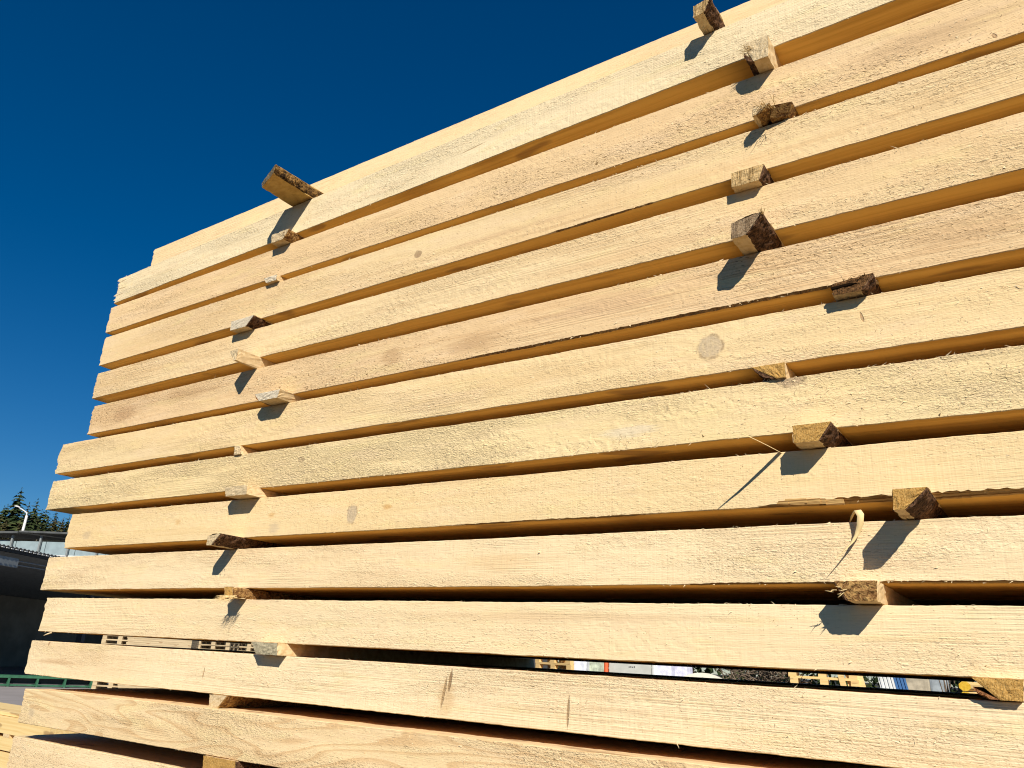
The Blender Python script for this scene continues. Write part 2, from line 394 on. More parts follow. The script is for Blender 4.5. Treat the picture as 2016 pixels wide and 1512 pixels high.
def fuzz(parent, i, n, seed, lmax=0.009, lift=0.0022, edge=0.035):
    """torn fibres standing off the sawn face, one mesh of thin slivers"""
    xL, y0 = BEAMS[i][0], Y0[i]
    rg = np.random.RandomState(seed)
    pn = smoothnoise(320, 24, 26, 6, seed+5)
    L = 0.1 - xL
    xs = rg.uniform(0, L, n*3); ts = rg.uniform(0, 1, n*3)
    e = rg.uniform(0, 1, n*3) < edge
    ts[e] = np.where(rg.uniform(0, 1, e.sum()) < .8, 0.003, 0.97)
    keep = (pn[(xs/L*319).astype(int), (ts*23).astype(int)]*0.8 + 0.45 > rg.uniform(0, 1, n*3))
    xs, ts = xs[keep][:n], ts[keep][:n]; m = len(xs)
    zt = np.array([ztop(i, x+xL) for x in xs]); zb = np.array([zbot(i, x+xL) for x in xs]); z = zt*(1-ts) + zb*ts
    z0 = zbot(i, xL)
    ln = rg.gamma(2.0, lmax/5, m) + 0.0015; an = rg.normal(0, 0.55, m) + np.where(rg.uniform(0, 1, m) < .5, 0, math.pi)
    wd = rg.uniform(0.0003, 0.0009, m); bigf = rg.uniform(0, 1, m) < .07; wd[bigf] *= rg.uniform(1.5, 3.2, bigf.sum()); lf = rg.gamma(1.5, lift/2.5, m)
    lf = np.minimum(lf, 0.006)
    dx, dz = np.cos(an), np.sin(an)
    V = np.zeros((m, 3, 3))
    V[:, 0] = np.stack([xs - dz*wd, np.full(m, 0.0006), z - z0 + dx*wd], 1)
    V[:, 1] = np.stack([xs + dz*wd, np.full(m, 0.0006), z - z0 - dx*wd], 1)
    V[:, 2] = np.stack([xs + dx*ln, -lf, z - z0 + dz*ln], 1)
    F = [(3*k, 3*k+1, 3*k+2) for k in range(m)]
    o = mesh_obj('wood_fuzz', V.reshape(-1, 3), F, M['fuzz'], parent); o['kind'] = 'stuff'
    return o

GREYK = (0.50, 0.39, 0.255); ORK = (0.62, 0.38, 0.15); BRK = (0.34, 0.22, 0.12)
BR = (0.42, 0.25, 0.12); PINK = (0.55, 0.36, 0.20)
SPEC = {
 0: dict(base=(0.76, 0.60, 0.37), pits=0.12, fuzz=0.12, saw=0.25, streak=0.12),
 1: dict(base=(0.74, 0.62, 0.42), tone=(0.60, 0.46, 0.28), pits=0.5, fuzz=0.75, saw=0.9, streak=0.30,
         marks=[(1.648, .080, .045, .0022, 0.1, BR, .6), (0.03, .03, .03, .002, .05, BR, .7), (0.03, .055, .035, .002, -.05, BR, .7), (0.025, .085, .03, .002, .1, BR, .7)]),
 2: dict(base=(0.70, 0.51, 0.30), tone=(0.56, 0.37, 0.20), pits=0.75, fuzz=0.75, saw=0.4, streak=0.25,
         marks=[(2.801, .0136, .004, .007, .4, (0.40, .24, .12), .8)], stains=[(2.70, .055, .20, .040, (.50, .34, .19), .6), (2.337, .07, .09, .03, (.56, .37, .2), .4)]),
 3: dict(base=(0.73, 0.56, 0.335), pits=0.45, fuzz=0.55, saw=0.5, streak=0.30, knots=[(1.491, .060, .013, .010, BRK)],
         stains=[(1.75, .045, .30, .012, PINK, .45), (1.95, .022, .25, .006, BR, .35)]),
 4: dict(base=(0.73, 0.565, 0.345), pits=0.45, fuzz=0.6, saw=0.5, streak=0.30, stains=[(2.1, .03, .5, .02, (.66, .45, .24), .4)]),
 5: dict(base=(0.69, 0.505, 0.30), tone=(0.50, 0.30, 0.15), pits=0.75, fuzz=0.65, saw=0.3, streak=0.50,
         stains=[(1.401, .0464, .05, .04, BR, .45), (1.66, .03, .13, .035, BR, .55), (.209, .0485, .11, .04, (.45, .27, .14), .55), (.552, .07, .19, .03, BR, .45),
                 (2.014, .05, .25, .03, PINK, .5), (2.667, .04, .15, .035, BR, .4)]),
 6: dict(base=(0.73, 0.565, 0.335), tone=(0.57, 0.39, 0.20), pits=0.35, fuzz=0.7, saw=0.6, streak=0.40, knots=[(2.383, .0439, .0245, .0235, GREYK)],
         stains=[(1.99, .046, .35, .02, (.66, .46, .23), .5)], marks=[(2.652, .0477, .003, .011, .2, BR, .8)]),
 7: dict(base=(0.74, 0.585, 0.345), tone=(0.57, 0.42, 0.22), pits=0.45, fuzz=1.15, saw=0.5, streak=0.22, knots=[(2.519, .085, .024, .017, (.45, .32, .2)), (1.268, .057, .011, .008, (.5, .36, .2))],
         stains=[(2.203, .023, .08, .02, (.62, .56, .46), .4)]),
 8: dict(base=(0.74, 0.57, 0.335), tone=(0.60, 0.41, 0.20), pits=0.22, fuzz=0.3, saw=0.8, streak=0.35,
         knots=[(1.307, .0376, .017, .023, GREYK)],
         stains=[(1.032, .017, .03, .02, GREYK, .5), (1.419, .048, .022, .010, ORK, .9), (1.014, .0515, .02, .012, ORK, .7), (.606, .0537, .02, .010, ORK, .6), (.123, .034, .04, .025, GREYK, .5), (1.62, .092, .35, .006, (.6, .42, .22), .5)]),
 9: dict(base=(0.775, 0.625, 0.41), pits=0.32, fuzz=0.62, saw=0.7, streak=0.18, stains=[(1.823, .049, .12, .03, (.68, .46, .23), .4)]),
 10: dict(base=(0.775, 0.625, 0.41), tone=(0.60, 0.42, 0.23), pits=0.22, fuzz=0.42, saw=0.5, streak=0.32, stains=[(1.92, .07, .6, .014, (.62, .43, .24), .45)]),
 11: dict(base=(0.78, 0.64, 0.43), pits=0.25, fuzz=0.55, saw=0.6, streak=0.16,
          marks=[(1.697, .072, .0045, .026, -.12, (.25, .15, .07), .85), (1.683, .05, .004, .036, -.16, (.30, .18, .08), .7), (1.972, .034, .003, .034, -.04, (.28, .17, .08), .8),
                 (.899, .0474, .003, .015, -.1, BR, .7), (.108, .0944, .005, .009, -.3, BR, .8)],
          stains=[(.172, .0434, .2, .012, (.58, .38, .2), .6), (1.69, .04, .03, .05, (.6, .4, .2), .6)], knots=()),
 12: dict(base=(0.71, 0.55, 0.33), tone=(0.60, 0.40, 0.22), pits=0.40, fuzz=0.8, saw=0.5, streak=0.2, rings=0.75, stains=[(.065, .03, .025, .022, GREYK, .6)]),
 13: dict(base=(0.78, 0.635, 0.42), pits=0.3, fuzz=0.5, saw=0.6, streak=0.2),
}
WANE = {5: ([(1.50, 2.62, .0042)], 'wane'), 8: ([(2.24, 2.80, .0095), (1.55, 2.15, .0028)], 'wane_pale'), 9: ([(2.10, 3.2, .0035)], 'wane_pale'), 3: ([(1.85, 2.2, .003)], 'wane'), 12: ([], 'wane')}
NF = {0: 250, 1: 1500, 2: 1500, 3: 1100, 4: 1300, 5: 1500, 6: 1300, 7: 3600, 8: 700, 9: 1800, 10: 1200, 11: 1500, 12: 1300, 13: 700}
LB = [
 'smooth pale topmost timber beam, set back on the stack against the sky',
 'rough cream timber beam second from the top with a split left end',
 'pinkish tan timber beam third from the top with many dark flecks',
 'timber beam fourth from the top with one small brown knot',
 'pale timber beam fifth from the top with an even grain',
 'reddish tan timber beam sixth from the top, dark ragged bark along its lower edge',
 'timber beam seventh from the top with a big round grey knot towards the right',
 'shaggy yellowish timber beam eighth from the top, its face torn into tufts',
 'smooth timber beam ninth from the top, grey and orange knots, peeled lower edge',
 'pale timber beam tenth from the top with a curled shaving on it',
 'pale straight-grained timber beam eleventh from the top, above the see-through gap',
 'pale timber beam twelfth from the top with two dark upright scars',
 'timber beam thirteenth from the top with wavy pinkish growth rings',
 'lowest timber beam in view, only its upper left corner in the frame']
beams = []
for i in range(14):
    s = dict(SPEC[i]); mt = wood_front('sawn_face_%02d' % i, seed=i+1, **s)
    wn, wm = WANE.get(i, ((), 'wane'))
    o = front_beam(i, mt, wn, wm, rough=0.4 + s['fuzz'], ragged={1: 1.0, 7: 1.2, 6: .6}.get(i, 0.1))
    tag(o, LB[i], 'beam', 'beams in the front of the timber stack'); beams.append(o)
    fuzz(o, i, NF[i], 900+i, 0.008 if i != 7 else 0.011, 0.0018 if i != 7 else 0.0036)

ORD = ['first', 'second', 'third', 'fourth', 'fifth', 'sixth', 'seventh', 'eighth', 'ninth', 'tenth', 'eleventh', 'twelfth', 'thirteenth', 'fourteenth',
       'fifteenth', 'sixteenth', 'seventeenth', 'eighteenth', 'nineteenth', 'twentieth', 'twenty-first', 'twenty-second']
M['low'] = wood_front('sawn_face_low', base=(0.74, 0.585, 0.36), seed=40, pits=.35, fuzz=.5)
def simple_beam(i, row, label, group):
    xL = BEAMS[i][0] + (random.uniform(-.05, .06) if row else 0); y0 = Y0[i] + row*0.274; D = 0.262
    sh = random.uniform(-.01, .02)
    zl0, zl1, zr0, zr1 = zbot(i, xL), ztop(i, xL), zbot(i, 1), ztop(i, 1)
    b = Vector((xL, y0, zl0)); m = MB()
    m.hexa([(0, 0, 0), (XR+sh-xL, 0, zr0-zl0), (XR+sh-xL, D, zr0-zl0), (0, D, 0), (0, 0, zl1-zl0), (XR+sh-xL, 0, zr1-zl0), (XR+sh-xL, D, zr1-zl0), (0, D, zl1-zl0)])
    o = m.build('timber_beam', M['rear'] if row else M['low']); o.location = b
    return tag(o, label, 'beam', group)
for i in range(22):
    for row in range(0 if i >= 14 else 1, 4):
        if row == 0: lb = 'pale timber beam in the stack front, %s layer from the top' % ORD[i]
        else: lb = 'timber beam in the %s row behind the front, %s layer from the top' % (ORD[row], ORD[i])
        simple_beam(i, row, lb, 'beams in the front of the timber stack' if row == 0 else 'beams behind the front of the timber stack')

# ------------------------------------------------------------------ spacers between the layers
# upper beam, y of the end, x of top-left, top-right, bottom-right, bottom-left of the end
STICK = {
  'L0': (0, -0.1324, -1.8060, -1.7074, -1.7100, -1.7994),
  'L1': (1, -0.0288, -1.8349, -1.7588, -1.7784, -1.8321),
  'L2': (2, -0.0132, -1.8586, -1.8007, -1.7978, -1.8436),
  'L3': (3, -0.0276, -1.9604, -1.8558, -1.8861, -1.9574),
  'L4': (4, -0.0739, -1.8762, -1.8310, -1.8347, -1.8450),
  'L5': (5, -0.0445, -1.7647, -1.6596, -1.6677, -1.7410),
  'L6': (6, -0.0057, -1.8681, -1.8451, -1.8361, -1.8643),
  'L7': (7, -0.0431, -1.8279, -1.7357, -1.7286, -1.8163),
  'L8': (8, -0.0731, -1.8205, -1.7677, -1.7991, -1.8190),
  'L9': (9, -0.0437, -1.7555, -1.7236, -1.7166, -1.7478),
  'L10': (10, -0.0284, -1.6383, -1.5443, -1.5383, -1.6142),
  'L11': (11, -0.0060, -1.7931, -1.7272, -1.7577, -1.7880),
  'L12': (12, -0.0400, -1.7325, -1.6139, -1.6081, -1.7251),
  'R0': (0, -0.0592, -0.4704, -0.4298, -0.4469, -0.4700),
  'R1': (1, -0.0407, -0.3732, -0.3229, -0.3251, -0.3544),
  'R2': (2, -0.0393, -0.3625, -0.3295, -0.3560, -0.3640),
  'R3': (3, -0.0221, -0.4171, -0.3522, -0.3636, -0.4170),
  'R4': (4, -0.0712, -0.4064, -0.3468, -0.3794, -0.4074),
  'R5': (5, -0.0216, -0.2490, -0.1821, -0.2039, -0.2489),
  'R6': (6, -0.0060, -0.4016, -0.3428, -0.3429, -0.3600),
  'R7': (7, -0.0449, -0.3273, -0.2659, -0.2881, -0.3272),
  'R8': (8, -0.0814, -0.1813, -0.1350, -0.1675, -0.1827),
  'R9': (9, -0.0492, -0.2808, -0.2208, -0.2226, -0.2620),
  'R10': (10, -0.0120, -0.1179, -0.0568, -0.0610, -0.0876)}

def spacer(u, yp, xtl, xtr, xbr, xbl, end='end_pale', body='stick', bark=None, barkmat='bark', slant=0.0, seed=1, yback=1.10, tlf=1.0, trf=1.0, detail=True, rough=0.0008):
    """a sawn batten lying across the stack; origin at the middle of its visible end"""
    xc = (xtl+xtr+xbr+xbl)/4
    k = u+1
    z0 = (ztop(k, xc) if k < len(BEAMS) else 0.0) + 0.0004
    z1 = zbot(u, xc) - 0.0004
    rg = np.random.RandomState(seed)
    ny = [0, .004, .01, .02, .035, .05, .07, .09, .12, .16, .3, yback-yp] if detail else [0, .05, yback-yp]
    nb, ns = (9, 6) if detail else (1, 1)
    c = [(xbl, z0), (xbr, z0), (xtr, z1), (xtl, z1)]
    per = []
    for (p, q, n) in ((c[0], c[1], nb), (c[1], c[2], ns), (c[2], c[3], nb), (c[3], c[0], ns)):
        for a in range(n):
            t = a/n; per.append((p[0]*(1-t)+q[0]*t, p[1]*(1-t)+q[1]*t))
    npz = len(per)
    V = []; org = Vector((xc, yp, z0))
    jit = rg.uniform(-1, 1, (len(ny), npz, 2))
    for j, dy in enumerate(ny):
        for a, (x, z) in enumerate(per):
            sk = slant*(x-xc)*(1 if dy < .02 else max(0, 1-dy/.1))
            jx, jz = jit[j, a]*rough*(1 if j < len(ny)-2 else 0)
            tpr = max(0.0, 1 - dy/.28); s_ = (x-xbl)/max(1e-6, xbr-xbl); s_ = min(1, max(0, s_)); lim = 1 - (1-(tlf*(1-s_)+trf*s_))*tpr
            zz = z0 + (min(max(z + jz, z0), z1)-z0)*lim
            V.append((x+jx-xc, dy+sk+(rg.uniform(-.0012, .0012) if j == 0 and detail else 0), zz-z0))
    F = []; fm = []
    for j in range(len(ny)-1):
        for a in range(npz):
            b = (a+1) % npz; F.append((j*npz+a, (j+1)*npz+a, (j+1)*npz+b, j*npz+b)); fm.append(0)
    # rough sawn end: a grid between the bottom and the top edge
    nv = len(V); gx, gz = (nb, ns)
    for r in range(gz+1):
        for q in range(gx+1):
            s, t = q/gx, r/gz
            x = (c[0][0]*(1-s)+c[1][0]*s)*(1-t) + (c[3][0]*(1-s)+c[2][0]*s)*t; z = z0*(1-t)+z1*t
            edge = q in (0, gx) or r in (0, gz)
            V.append((x-xc, slant*(x-xc) + (rg.uniform(-.0018, .0008) if not edge else rg.uniform(-.0006, .0006)) - .0003, (z-z0)*(tlf*(1-s)+trf*s)))
    for r in range(gz):
        for q in range(gx):
            a = nv + r*(gx+1)+q; F.append((a, a+1, a+gx+2, a+gx+1)); fm.append(1)
    F.append(tuple((len(ny)-1)*npz + a for a in range(npz))); fm.append(0)
    o = mesh_obj('spacer_batten', V, F, [M[body], M[end]], fmat=fm, loc=org)
    if bark:
        sides = bark if isinstance(bark, (list, tuple)) else [bark]
        for sd in sides:
            if sd == 'R': p, q, nx_ = (xbr, z0), (xtr, z1), 1
            elif sd == 'L': p, q, nx_ = (xbl, z0), (xtl, z1), -1
            elif sd == 'BL': p, q, nx_ = (xbl, z0), (xtl, z0+(z1-z0)*.55), -1
            n = 9; ys = np.concatenate([[0], np.arange(.003, .10, .0055), np.arange(.10, .4, .03)])
            VV = []; FF = []
            L = math.hypot(q[0]-p[0], q[1]-p[1]); nrm = Vector(((q[1]-p[1])/L*nx_, -(q[0]-p[0])/L*nx_))
            ns_ = smoothnoise(len(ys), n+1, 2.2, 2.2, seed+50); n2 = smoothnoise(len(ys), n+1, 1.1, 1.1, seed+51)
            for j, yy in enumerate(ys):
                for a in range(n+1):
                    t = a/n
                    off = 0.0016 + 0.0022*ns_[j, a] + 0.0012*n2[j, a] + 0.003*math.sin(math.pi*t)
                    if a in (0, n): off = -0.0006
                    if j == 0: off = -0.0004 if a in (0, n) else max(off, 0.0005)
                    kk = 1 - (1-(trf if sd == 'R' else tlf))*max(0.0, 1-yy/.28)
                    x = p[0]*(1-t)+q[0]*t + nrm.x*off; z = z0 + (p[1]*(1-t)+q[1]*t - z0)*kk + nrm.y*off
                    z = min(max(z, z0 + .0003), z1 - .0003)
                    VV.append((x-xc, yy + slant*(x-xc)*max(0, 1-yy/.1) - (0.0004 if j == 0 else 0) + .0015*n2[j, a]*(j > 0), z-z0))
            for j in range(len(ys)-1):
                for a in range(n): FF.append((j*(n+1)+a, j*(n+1)+a+1, (j+1)*(n+1)+a+1, (j+1)*(n+1)+a))
            b0 = len(VV)
            # close the cut end of the bark against the batten
            for a in range(n+1):
                t = a/n; VV.append((p[0]*(1-t)+q[0]*t - nrm.x*.001 - xc, slant*(p[0]-xc) + .0006, (p[1]*(1-t)+q[1]*t-z0)*(trf if sd == 'R' else tlf)))
            for a in range(n): FF.append((a, b0+a, b0+a+1, a+1))
            mesh_obj('bark', VV, FF, M[barkmat], o)
    return o, xc, z0, z1

def splinters(o, items, mat='splint', name='splinters', wid=0.0007):
    """items: (start xyz, end xyz) in the spacer's own frame"""
    m = MB()
    for (a, b) in items:
        a, b = Vector(a), Vector(b); mid = (a+b)/2 + Vector((random.uniform(-1, 1), random.uniform(-1, 1), random.uniform(-1, 1)))*(b-a).length*.07
        m.tube([a, mid, b], [wid, wid*.8, wid*.15], 4)
    s = m.build(name, M[mat], o); s['kind'] = 'stuff'; return s

SP = {
 'L0': dict(end='end_old', body='stick_gold', bark='R', barkmat='bark_gold', slant=-.35, tlf=.46, trf=.68, rough=.0014, label='spacer batten with dark bark sticking far out under the topmost beam, left column'),
 'L1': dict(end='end_pale', bark='R', barkmat='torn', label='spacer with a torn brown end just below the longest sticking-out spacer, left column'),
 'L2': dict(end='end_white', label='small white-ended spacer above the fourth beam, left column'),
 'L3': dict(rough=.0014, end='end_white', bark='R', label='white-ended spacer with dark bark on its right, left column below the fourth beam'),
 'L4': dict(end='end_pale', slant=-.1, label='narrow pale spacer sticking out long with a rounded end, left column'),
 'L5': dict(end='end_white', bark='L', barkmat='bark_red', label='pale spacer with a strip of reddish bark on its left edge, left column'),
 'L6': dict(end='end_pale', label='smallest pale spacer, almost flush under the seventh beam, left column'),
 'L7': dict(end='end_pale', label='pale spacer with a scored end above the smooth knotty beam, left column'),
 'L8': dict(rough=.0014, tlf=.8, end='end_pale', bark='R', label='pointed spacer with shaggy dark bark under the smooth knotty beam, left column'),
 'L9': dict(rough=.0018, end='end_orange', bark='R', barkmat='torn', label='splintered orange spacer with broken fibres hanging down, left column'),
 'L10': dict(end='end_grey', label='grey-ended spacer at the left end of the see-through gap'),
 'L11': dict(end='end_pale', bark='R', barkmat='torn', label='flush spacer with a brown slanting side below the scarred beam, left column'),
 'L12': dict(end='end_orange', bark='R', label='lowest spacer of the left column at the bottom edge of the picture'),
 'R0': dict(rough=.0016, end='end_ridge', bark='R', slant=-.15, label='spacer with dark flaking bark under the topmost beam, right column against the sky'),
 'R1': dict(end='end_pale', bark='BL', label='thick pale spacer with a dark lower left corner and hairy splinters, right column'),
 'R2': dict(rough=.0016, end='end_pale', bark='R', barkmat='torn', label='spacer broken into two prongs above the fourth beam, right column'),
 'R3': dict(end='end_ridge', bark='R', label='spacer with upright saw ridges on its end and rounded dark bark, right column'),
 'R4': dict(rough=.0013, tlf=.85, end='end_brown', bark='R', slant=-.1, label='brown-ended spacer with thick bark and a long shadow, right column above the reddish beam'),
 'R5': dict(rough=.0028, tlf=.8, end='end_dark', body='stick_old', bark='R', label='dark brown rotten spacer with a black crack, right column below the reddish beam'),
 'R6': dict(end='end_orange', bark='L', label='flush orange spacer tapering downwards with dark bark on its left, right column'),
 'R7': dict(rough=.0014, end='end_orange', bark='R', label='golden speckled spacer under the shaggy beam beside a thin splinter, right column'),
 'R8': dict(rough=.0014, end='end_orange', bark='R', barkmat='bark', label='orange spacer with chunky bark above the curled shaving, right column'),
 'R9': dict(end='torn', bark='L', label='fibrous brown spacer with a pale right side in the dark gap, right column'),  # dark strip on the left side stands in for the black shading there
 'R10': dict(end='end_orange', bark='BL', barkmat='bark_red', label='orange spacer with reddish bark cut by the right edge of the picture')}
G = 'spacer battens between the layers'
spo = {}
for n, key in enumerate(STICK):
    s = dict(SP[key]); lb = s.pop('label')
    o, xc, z0, z1 = spacer(*STICK[key], seed=300+n*7, **s)
    tag(o, lb, 'spacer', G); spo[key] = (o, xc, z0, z1)
for i in range(22):
    for cx, cn in ((-1.78, 'left'), (-0.30, 'right'), (1.15, 'far right')):
        if i < 13 and cn == 'left': continue
        if i < 11 and cn == 'right': continue
        if i == 21: continue
        x = cx + random.uniform(-.06, .06) + (0.45 if (cn == 'right' and i < 13) else 0); wd = random.uniform(.04, .055)
        o, *_ = spacer(i, Y0[i]-random.uniform(.005, .05), x-wd, x+wd, x+wd*.9, x-wd, seed=600+i*5+len(cn), detail=False)
        tag(o, 'plain spacer batten, %s column, under the %s layer from the top' % (cn, ORD[i]), 'spacer', G)
for k, x in enumerate((-2.2, -0.7, 0.8, 2.2)):
    m = MB().box(-.06, .06, 0, 1.1, 0, BEAMS[21][3] - 0.0005); o = m.build('ground_bearer', M['low']); o.location = (x, 0.0, 0)
    tag(o, 'squared bearer on the ground under the stack, %s from the left' % ORD[k], 'bearer', 'bearers under the stack')

R = random.Random(3)
def tuft(key, n, x0, x1, zlo, zhi, dx, dy, dz, l0, l1, mat='splint', y=0.0, wid=.0007):
    o, xc, z0, z1 = spo[key]; it = []
    for _ in range(n):
        a = Vector((R.uniform(x0, x1)-xc, y + R.uniform(-.002, .004), (z1-z0)*R.uniform(zlo, zhi)))
        d = Vector((dx + R.uniform(-.45, .45), dy + R.uniform(-.3, .3), dz + R.uniform(-.35, .35))).normalized()
        it.append((a, a + d*R.uniform(l0, l1)))
    splinters(o, it, mat, wid=wid)
tuft('L9', 40, -1.752, -1.70, .0, .25, -.35, -.8, -.35, .012, .040)
tuft('L1', 14, -1.79, -1.755, .1, .9, .2, -.8, .1, .004, .014, 'torn')
tuft('R1', 22, -.372, -.352, .35, .75, -.9, -.55, .25, .006, .026, wid=.0006)
tuft('R2', 26, -.352, -.318, .2, 1.0, .05, -.8, .1, .006, .026, 'splint')
tuft('R4', 8, -.352, -.345, .9, 1.0, .1, -.9, .2, .008, .02)
tuft('R5', 18, -.248, -.19, .75, 1.0, -.3, -.8, .2, .004, .012, 'torn')
tuft('R9', 14, -.285, -.262, .3, 1.0, -.6, -.5, .0, .004, .014, 'splint')
tuft('L8', 14, -1.80, -1.765, .0, .6, .2, -.7, -.2, .003, .009, 'torn')
tuft('R0', 12, -.445, -.43, .1, 1.0, .7, -.3, .2, .003, .009, 'torn')
# the second prong of the broken spacer
o, xc, z0, z1 = spo['R2']
m = MB(); m.hexa([(.016, .026, .001), (.050, .034, .001), (.050, .3, .001), (.016, .3, .001), (.026, .010, z1-z0-.001), (.062, .018, z1-z0-.001), (.062, .3, z1-z0-.001), (.026, .3, z1-z0-.001)])
m.build('broken_prong', M['torn'], o)
# crack of the rotten spacer
o, xc, z0, z1 = spo['R5']; h = z1-z0
m = MB(); m.hexa([(-.030, -.0026, h*.40), (.012, -.0026, h*.50), (.012, .004, h*.50), (-.030, .004, h*.40), (-.031, -.0024, h*.56), (.002, -.0026, h*.62), (.002, .004, h*.62), (-.031, .004, h*.56)])
m.build('crack', flat_mat('black_rot', (0.012, 0.007, 0.004), 1.0, 0.0), o)
# top notch of the lowest left spacer
# ------------------------------------------------------------------ loose splinters and shavings
def ribbon(name, pts, wv, mat, label, cat):
    """pts with half-width vectors -> thin two-sided ribbon with real thickness"""
    V = []; F = []
    for p, wd in zip(pts, wv):
        p, wd = Vector(p), Vector(wd)
        for s in (-1, 1): V.append(tuple(p + wd*s))
    n = len(pts)
    for a in range(n-1): F.append((2*a, 2*a+1, 2*a+3, 2*a+2))
    org = Vector(pts[0])
    o = mesh_obj(name, [tuple(Vector(v)-org) for v in V], F, mat, loc=org, smooth=True)
    md = o.modifiers.new('thickness', 'SOLIDIFY'); md.thickness = 0.0006
    return tag(o, label, cat)
ZB = 1.55
_pts = [(-.3600, .010, .3822), (-.3640, -.010, .3832), (-.3700, -.038, .3848), (-.3790, -.072, .3872), (-.3923, -.1105, .3910)]
ribbon('wood_splinter', [(p[0], p[1], p[2]+ZB) for p in _pts], [(-.0009*k, .0030*k, .0008*k+.0004) for k in (1.5, 1.5, 1.35, .9, .12)], M['splint'], 'thin pale splinter sticking out beside the golden speckled spacer', 'splinter')
sp = []
P0 = [(-.262, .012, .2600), (-.253, -.004, .2690), (-.2445, -.014, .2725), (-.2400, -.018, .2640), (-.2430, -.0135, .2500), (-.2485, -.0115, .2360), (-.2570, -.0145, .2220), (-.2690, -.021, .2080), (-.2810, -.028, .1955)]
wv = [(.0018, .0, .0038), (.0040, 0, .0032), (.0050, .001, .0006), (.0050, .001, .0014), (.0048, .001, .0010), (.0044, .001, .0020), (.0036, .001, .0022), (.0024, .0005, .0017), (.0004, 0, .0004)]
ribbon('wood_shaving', [(p[0], p[1], p[2]+ZB) for p in P0], wv, M['splint'], 'curled pale shaving hanging over the tenth beam from the top', 'shaving')
m = MB().tube([(0, 0, 0), (-.012, -.004, -.004), (-.030, -.006, -.0095)], [.0022, .0025, .0008], 5)
o = m.build('wood_splinter', M['fuzz']); o.location = (-2.634, -.001, 1.5815); tag(o, 'short white sliver hanging from the left end of the eleventh beam', 'splinter')
# peeled strip along the lower edge of the ninth beam
bo = beams[8]; q = bo.location
m = MB(); _rp = random.Random(4)
for k in range(9):
    xa = -.372 + k*.0098 + _rp.uniform(-.004, .004); ln = _rp.uniform(.018, .042); zc = .2975 - k*.0007 + _rp.uniform(-.003, .002); hh = _rp.uniform(.003, .0062); lf = _rp.uniform(.002, .007)
    m.hexa([(xa-q.x, -.0005, zc-hh+ZB-q.z), (xa+ln-q.x, -lf, zc-hh*.9-.002+ZB-q.z), (xa+ln-q.x, .002, zc-hh*.9-.002+ZB-q.z), (xa-q.x, .002, zc-hh+ZB-q.z),
            (xa+.004-q.x, -.0006, zc+hh*.6+ZB-q.z), (xa+ln*.96-q.x, -lf*.8, zc+hh*.5-.001+ZB-q.z), (xa+ln*.96-q.x, .002, zc+hh*.5-.001+ZB-q.z), (xa+.004-q.x, .002, zc+hh*.6+ZB-q.z)])
m.build('peeled_strip', M['wane_pale'], bo)
# ------------------------------------------------------------------ yard behind the stack
def polar(az, d, z=0.0):
    a = math.radians(az); return Vector((CAM.x + d*math.sin(a), CAM.y + d*math.cos(a), z))
M['yellow'] = wood_plain('yellow_board_wood', (0.78, 0.58, 0.27), (0.66, 0.44, 0.17), 0.0004, 2.0)
M['pallet'] = wood_plain('pallet_wood', (0.52, 0.41, 0.25), (0.34, 0.25, 0.14), 0.0006, 2.0)
M['pallet_y'] = wood_plain('pallet_wood_fresh', (0.72, 0.50, 0.22), (0.56, 0.36, 0.13), 0.0006, 2.0)
M['steel_dark'] = flat_mat('dark_steel', (0.035, 0.037, 0.04), 0.6, 0.3)
M['steel_grey'] = flat_mat('grey_steel', (0.23, 0.25, 0.25), 0.55, 0.4)
M['roof_grey'] = flat_mat('grey_roof_sheet', (0.085, 0.09, 0.09), 0.7, 0.3, 0.25, 1.5)
M['fascia'] = flat_mat('shade_toned_fascia', (0.26, 0.33, 0.35), 0.5, 0.4, 0.10, 2.0)  # white panels toned down, their shade is put into the colour
M['wall_dark'] = flat_mat('dark_shed_wall', (0.25, 0.225, 0.18), 0.9, 0.1, 0.25, 0.6)
M['white'] = flat_mat('white_paint', (0.62, 0.62, 0.60), 0.5, 0.4)
M['green'] = flat_mat('green_steel_paint', (0.035, 0.13, 0.07), 0.5, 0.4, 0.2)
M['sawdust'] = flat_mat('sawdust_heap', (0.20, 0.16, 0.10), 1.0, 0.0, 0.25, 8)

# second, lower timber stack behind the left end
g2 = 'boards of the low yellow stack'
x0s, x1s, ys = -9.6, -5.15, 1.5
zt = 1.080; lay = [(.022, .003), (.100, .022), (.075, .010), (.150, .026), (.150, .026), (.150, .026), (.150, 0)]
for k, (h, gap) in enumerate(lay):
    for r in range(3 if k > 2 else 1):
        wd = 0.34; y = ys + r*(wd+.01) + (0.02 if k == 0 else 0)
        zb = zt-h if k < len(lay)-1 else 0.06
        m = MB().box(0, x1s-x0s - (0.0 if k else .35) - .06*((k*7+r*3) % 4), 0, wd, 0, zt-zb)
        o = m.build('yellow_board', M['yellow']); o.location = (x0s, y, zb)
        tag(o, 'yellow board of the low left stack, %s layer down, %s row back' % (ORD[k], ORD[r]), 'board', g2)
    if gap >= .02 or k == len(lay)-1:
        for q, xx in enumerate((-9.2, -7.6, -5.9)):
            hb = gap if k < len(lay)-1 else 0.06
            m = MB().box(0, .08, 0, .34 if k < 2 else 1.04, 0, hb-.001); o = m.build('spacer_batten', M['stick']); o.location = (xx, ys, zb-hb+.0005)
            tag(o, 'spacer of the low yellow stack under its %s layer, %s from the left' % (ORD[k], ORD[q]), 'spacer', 'spacers of the low yellow stack')
    zt = zb - gap

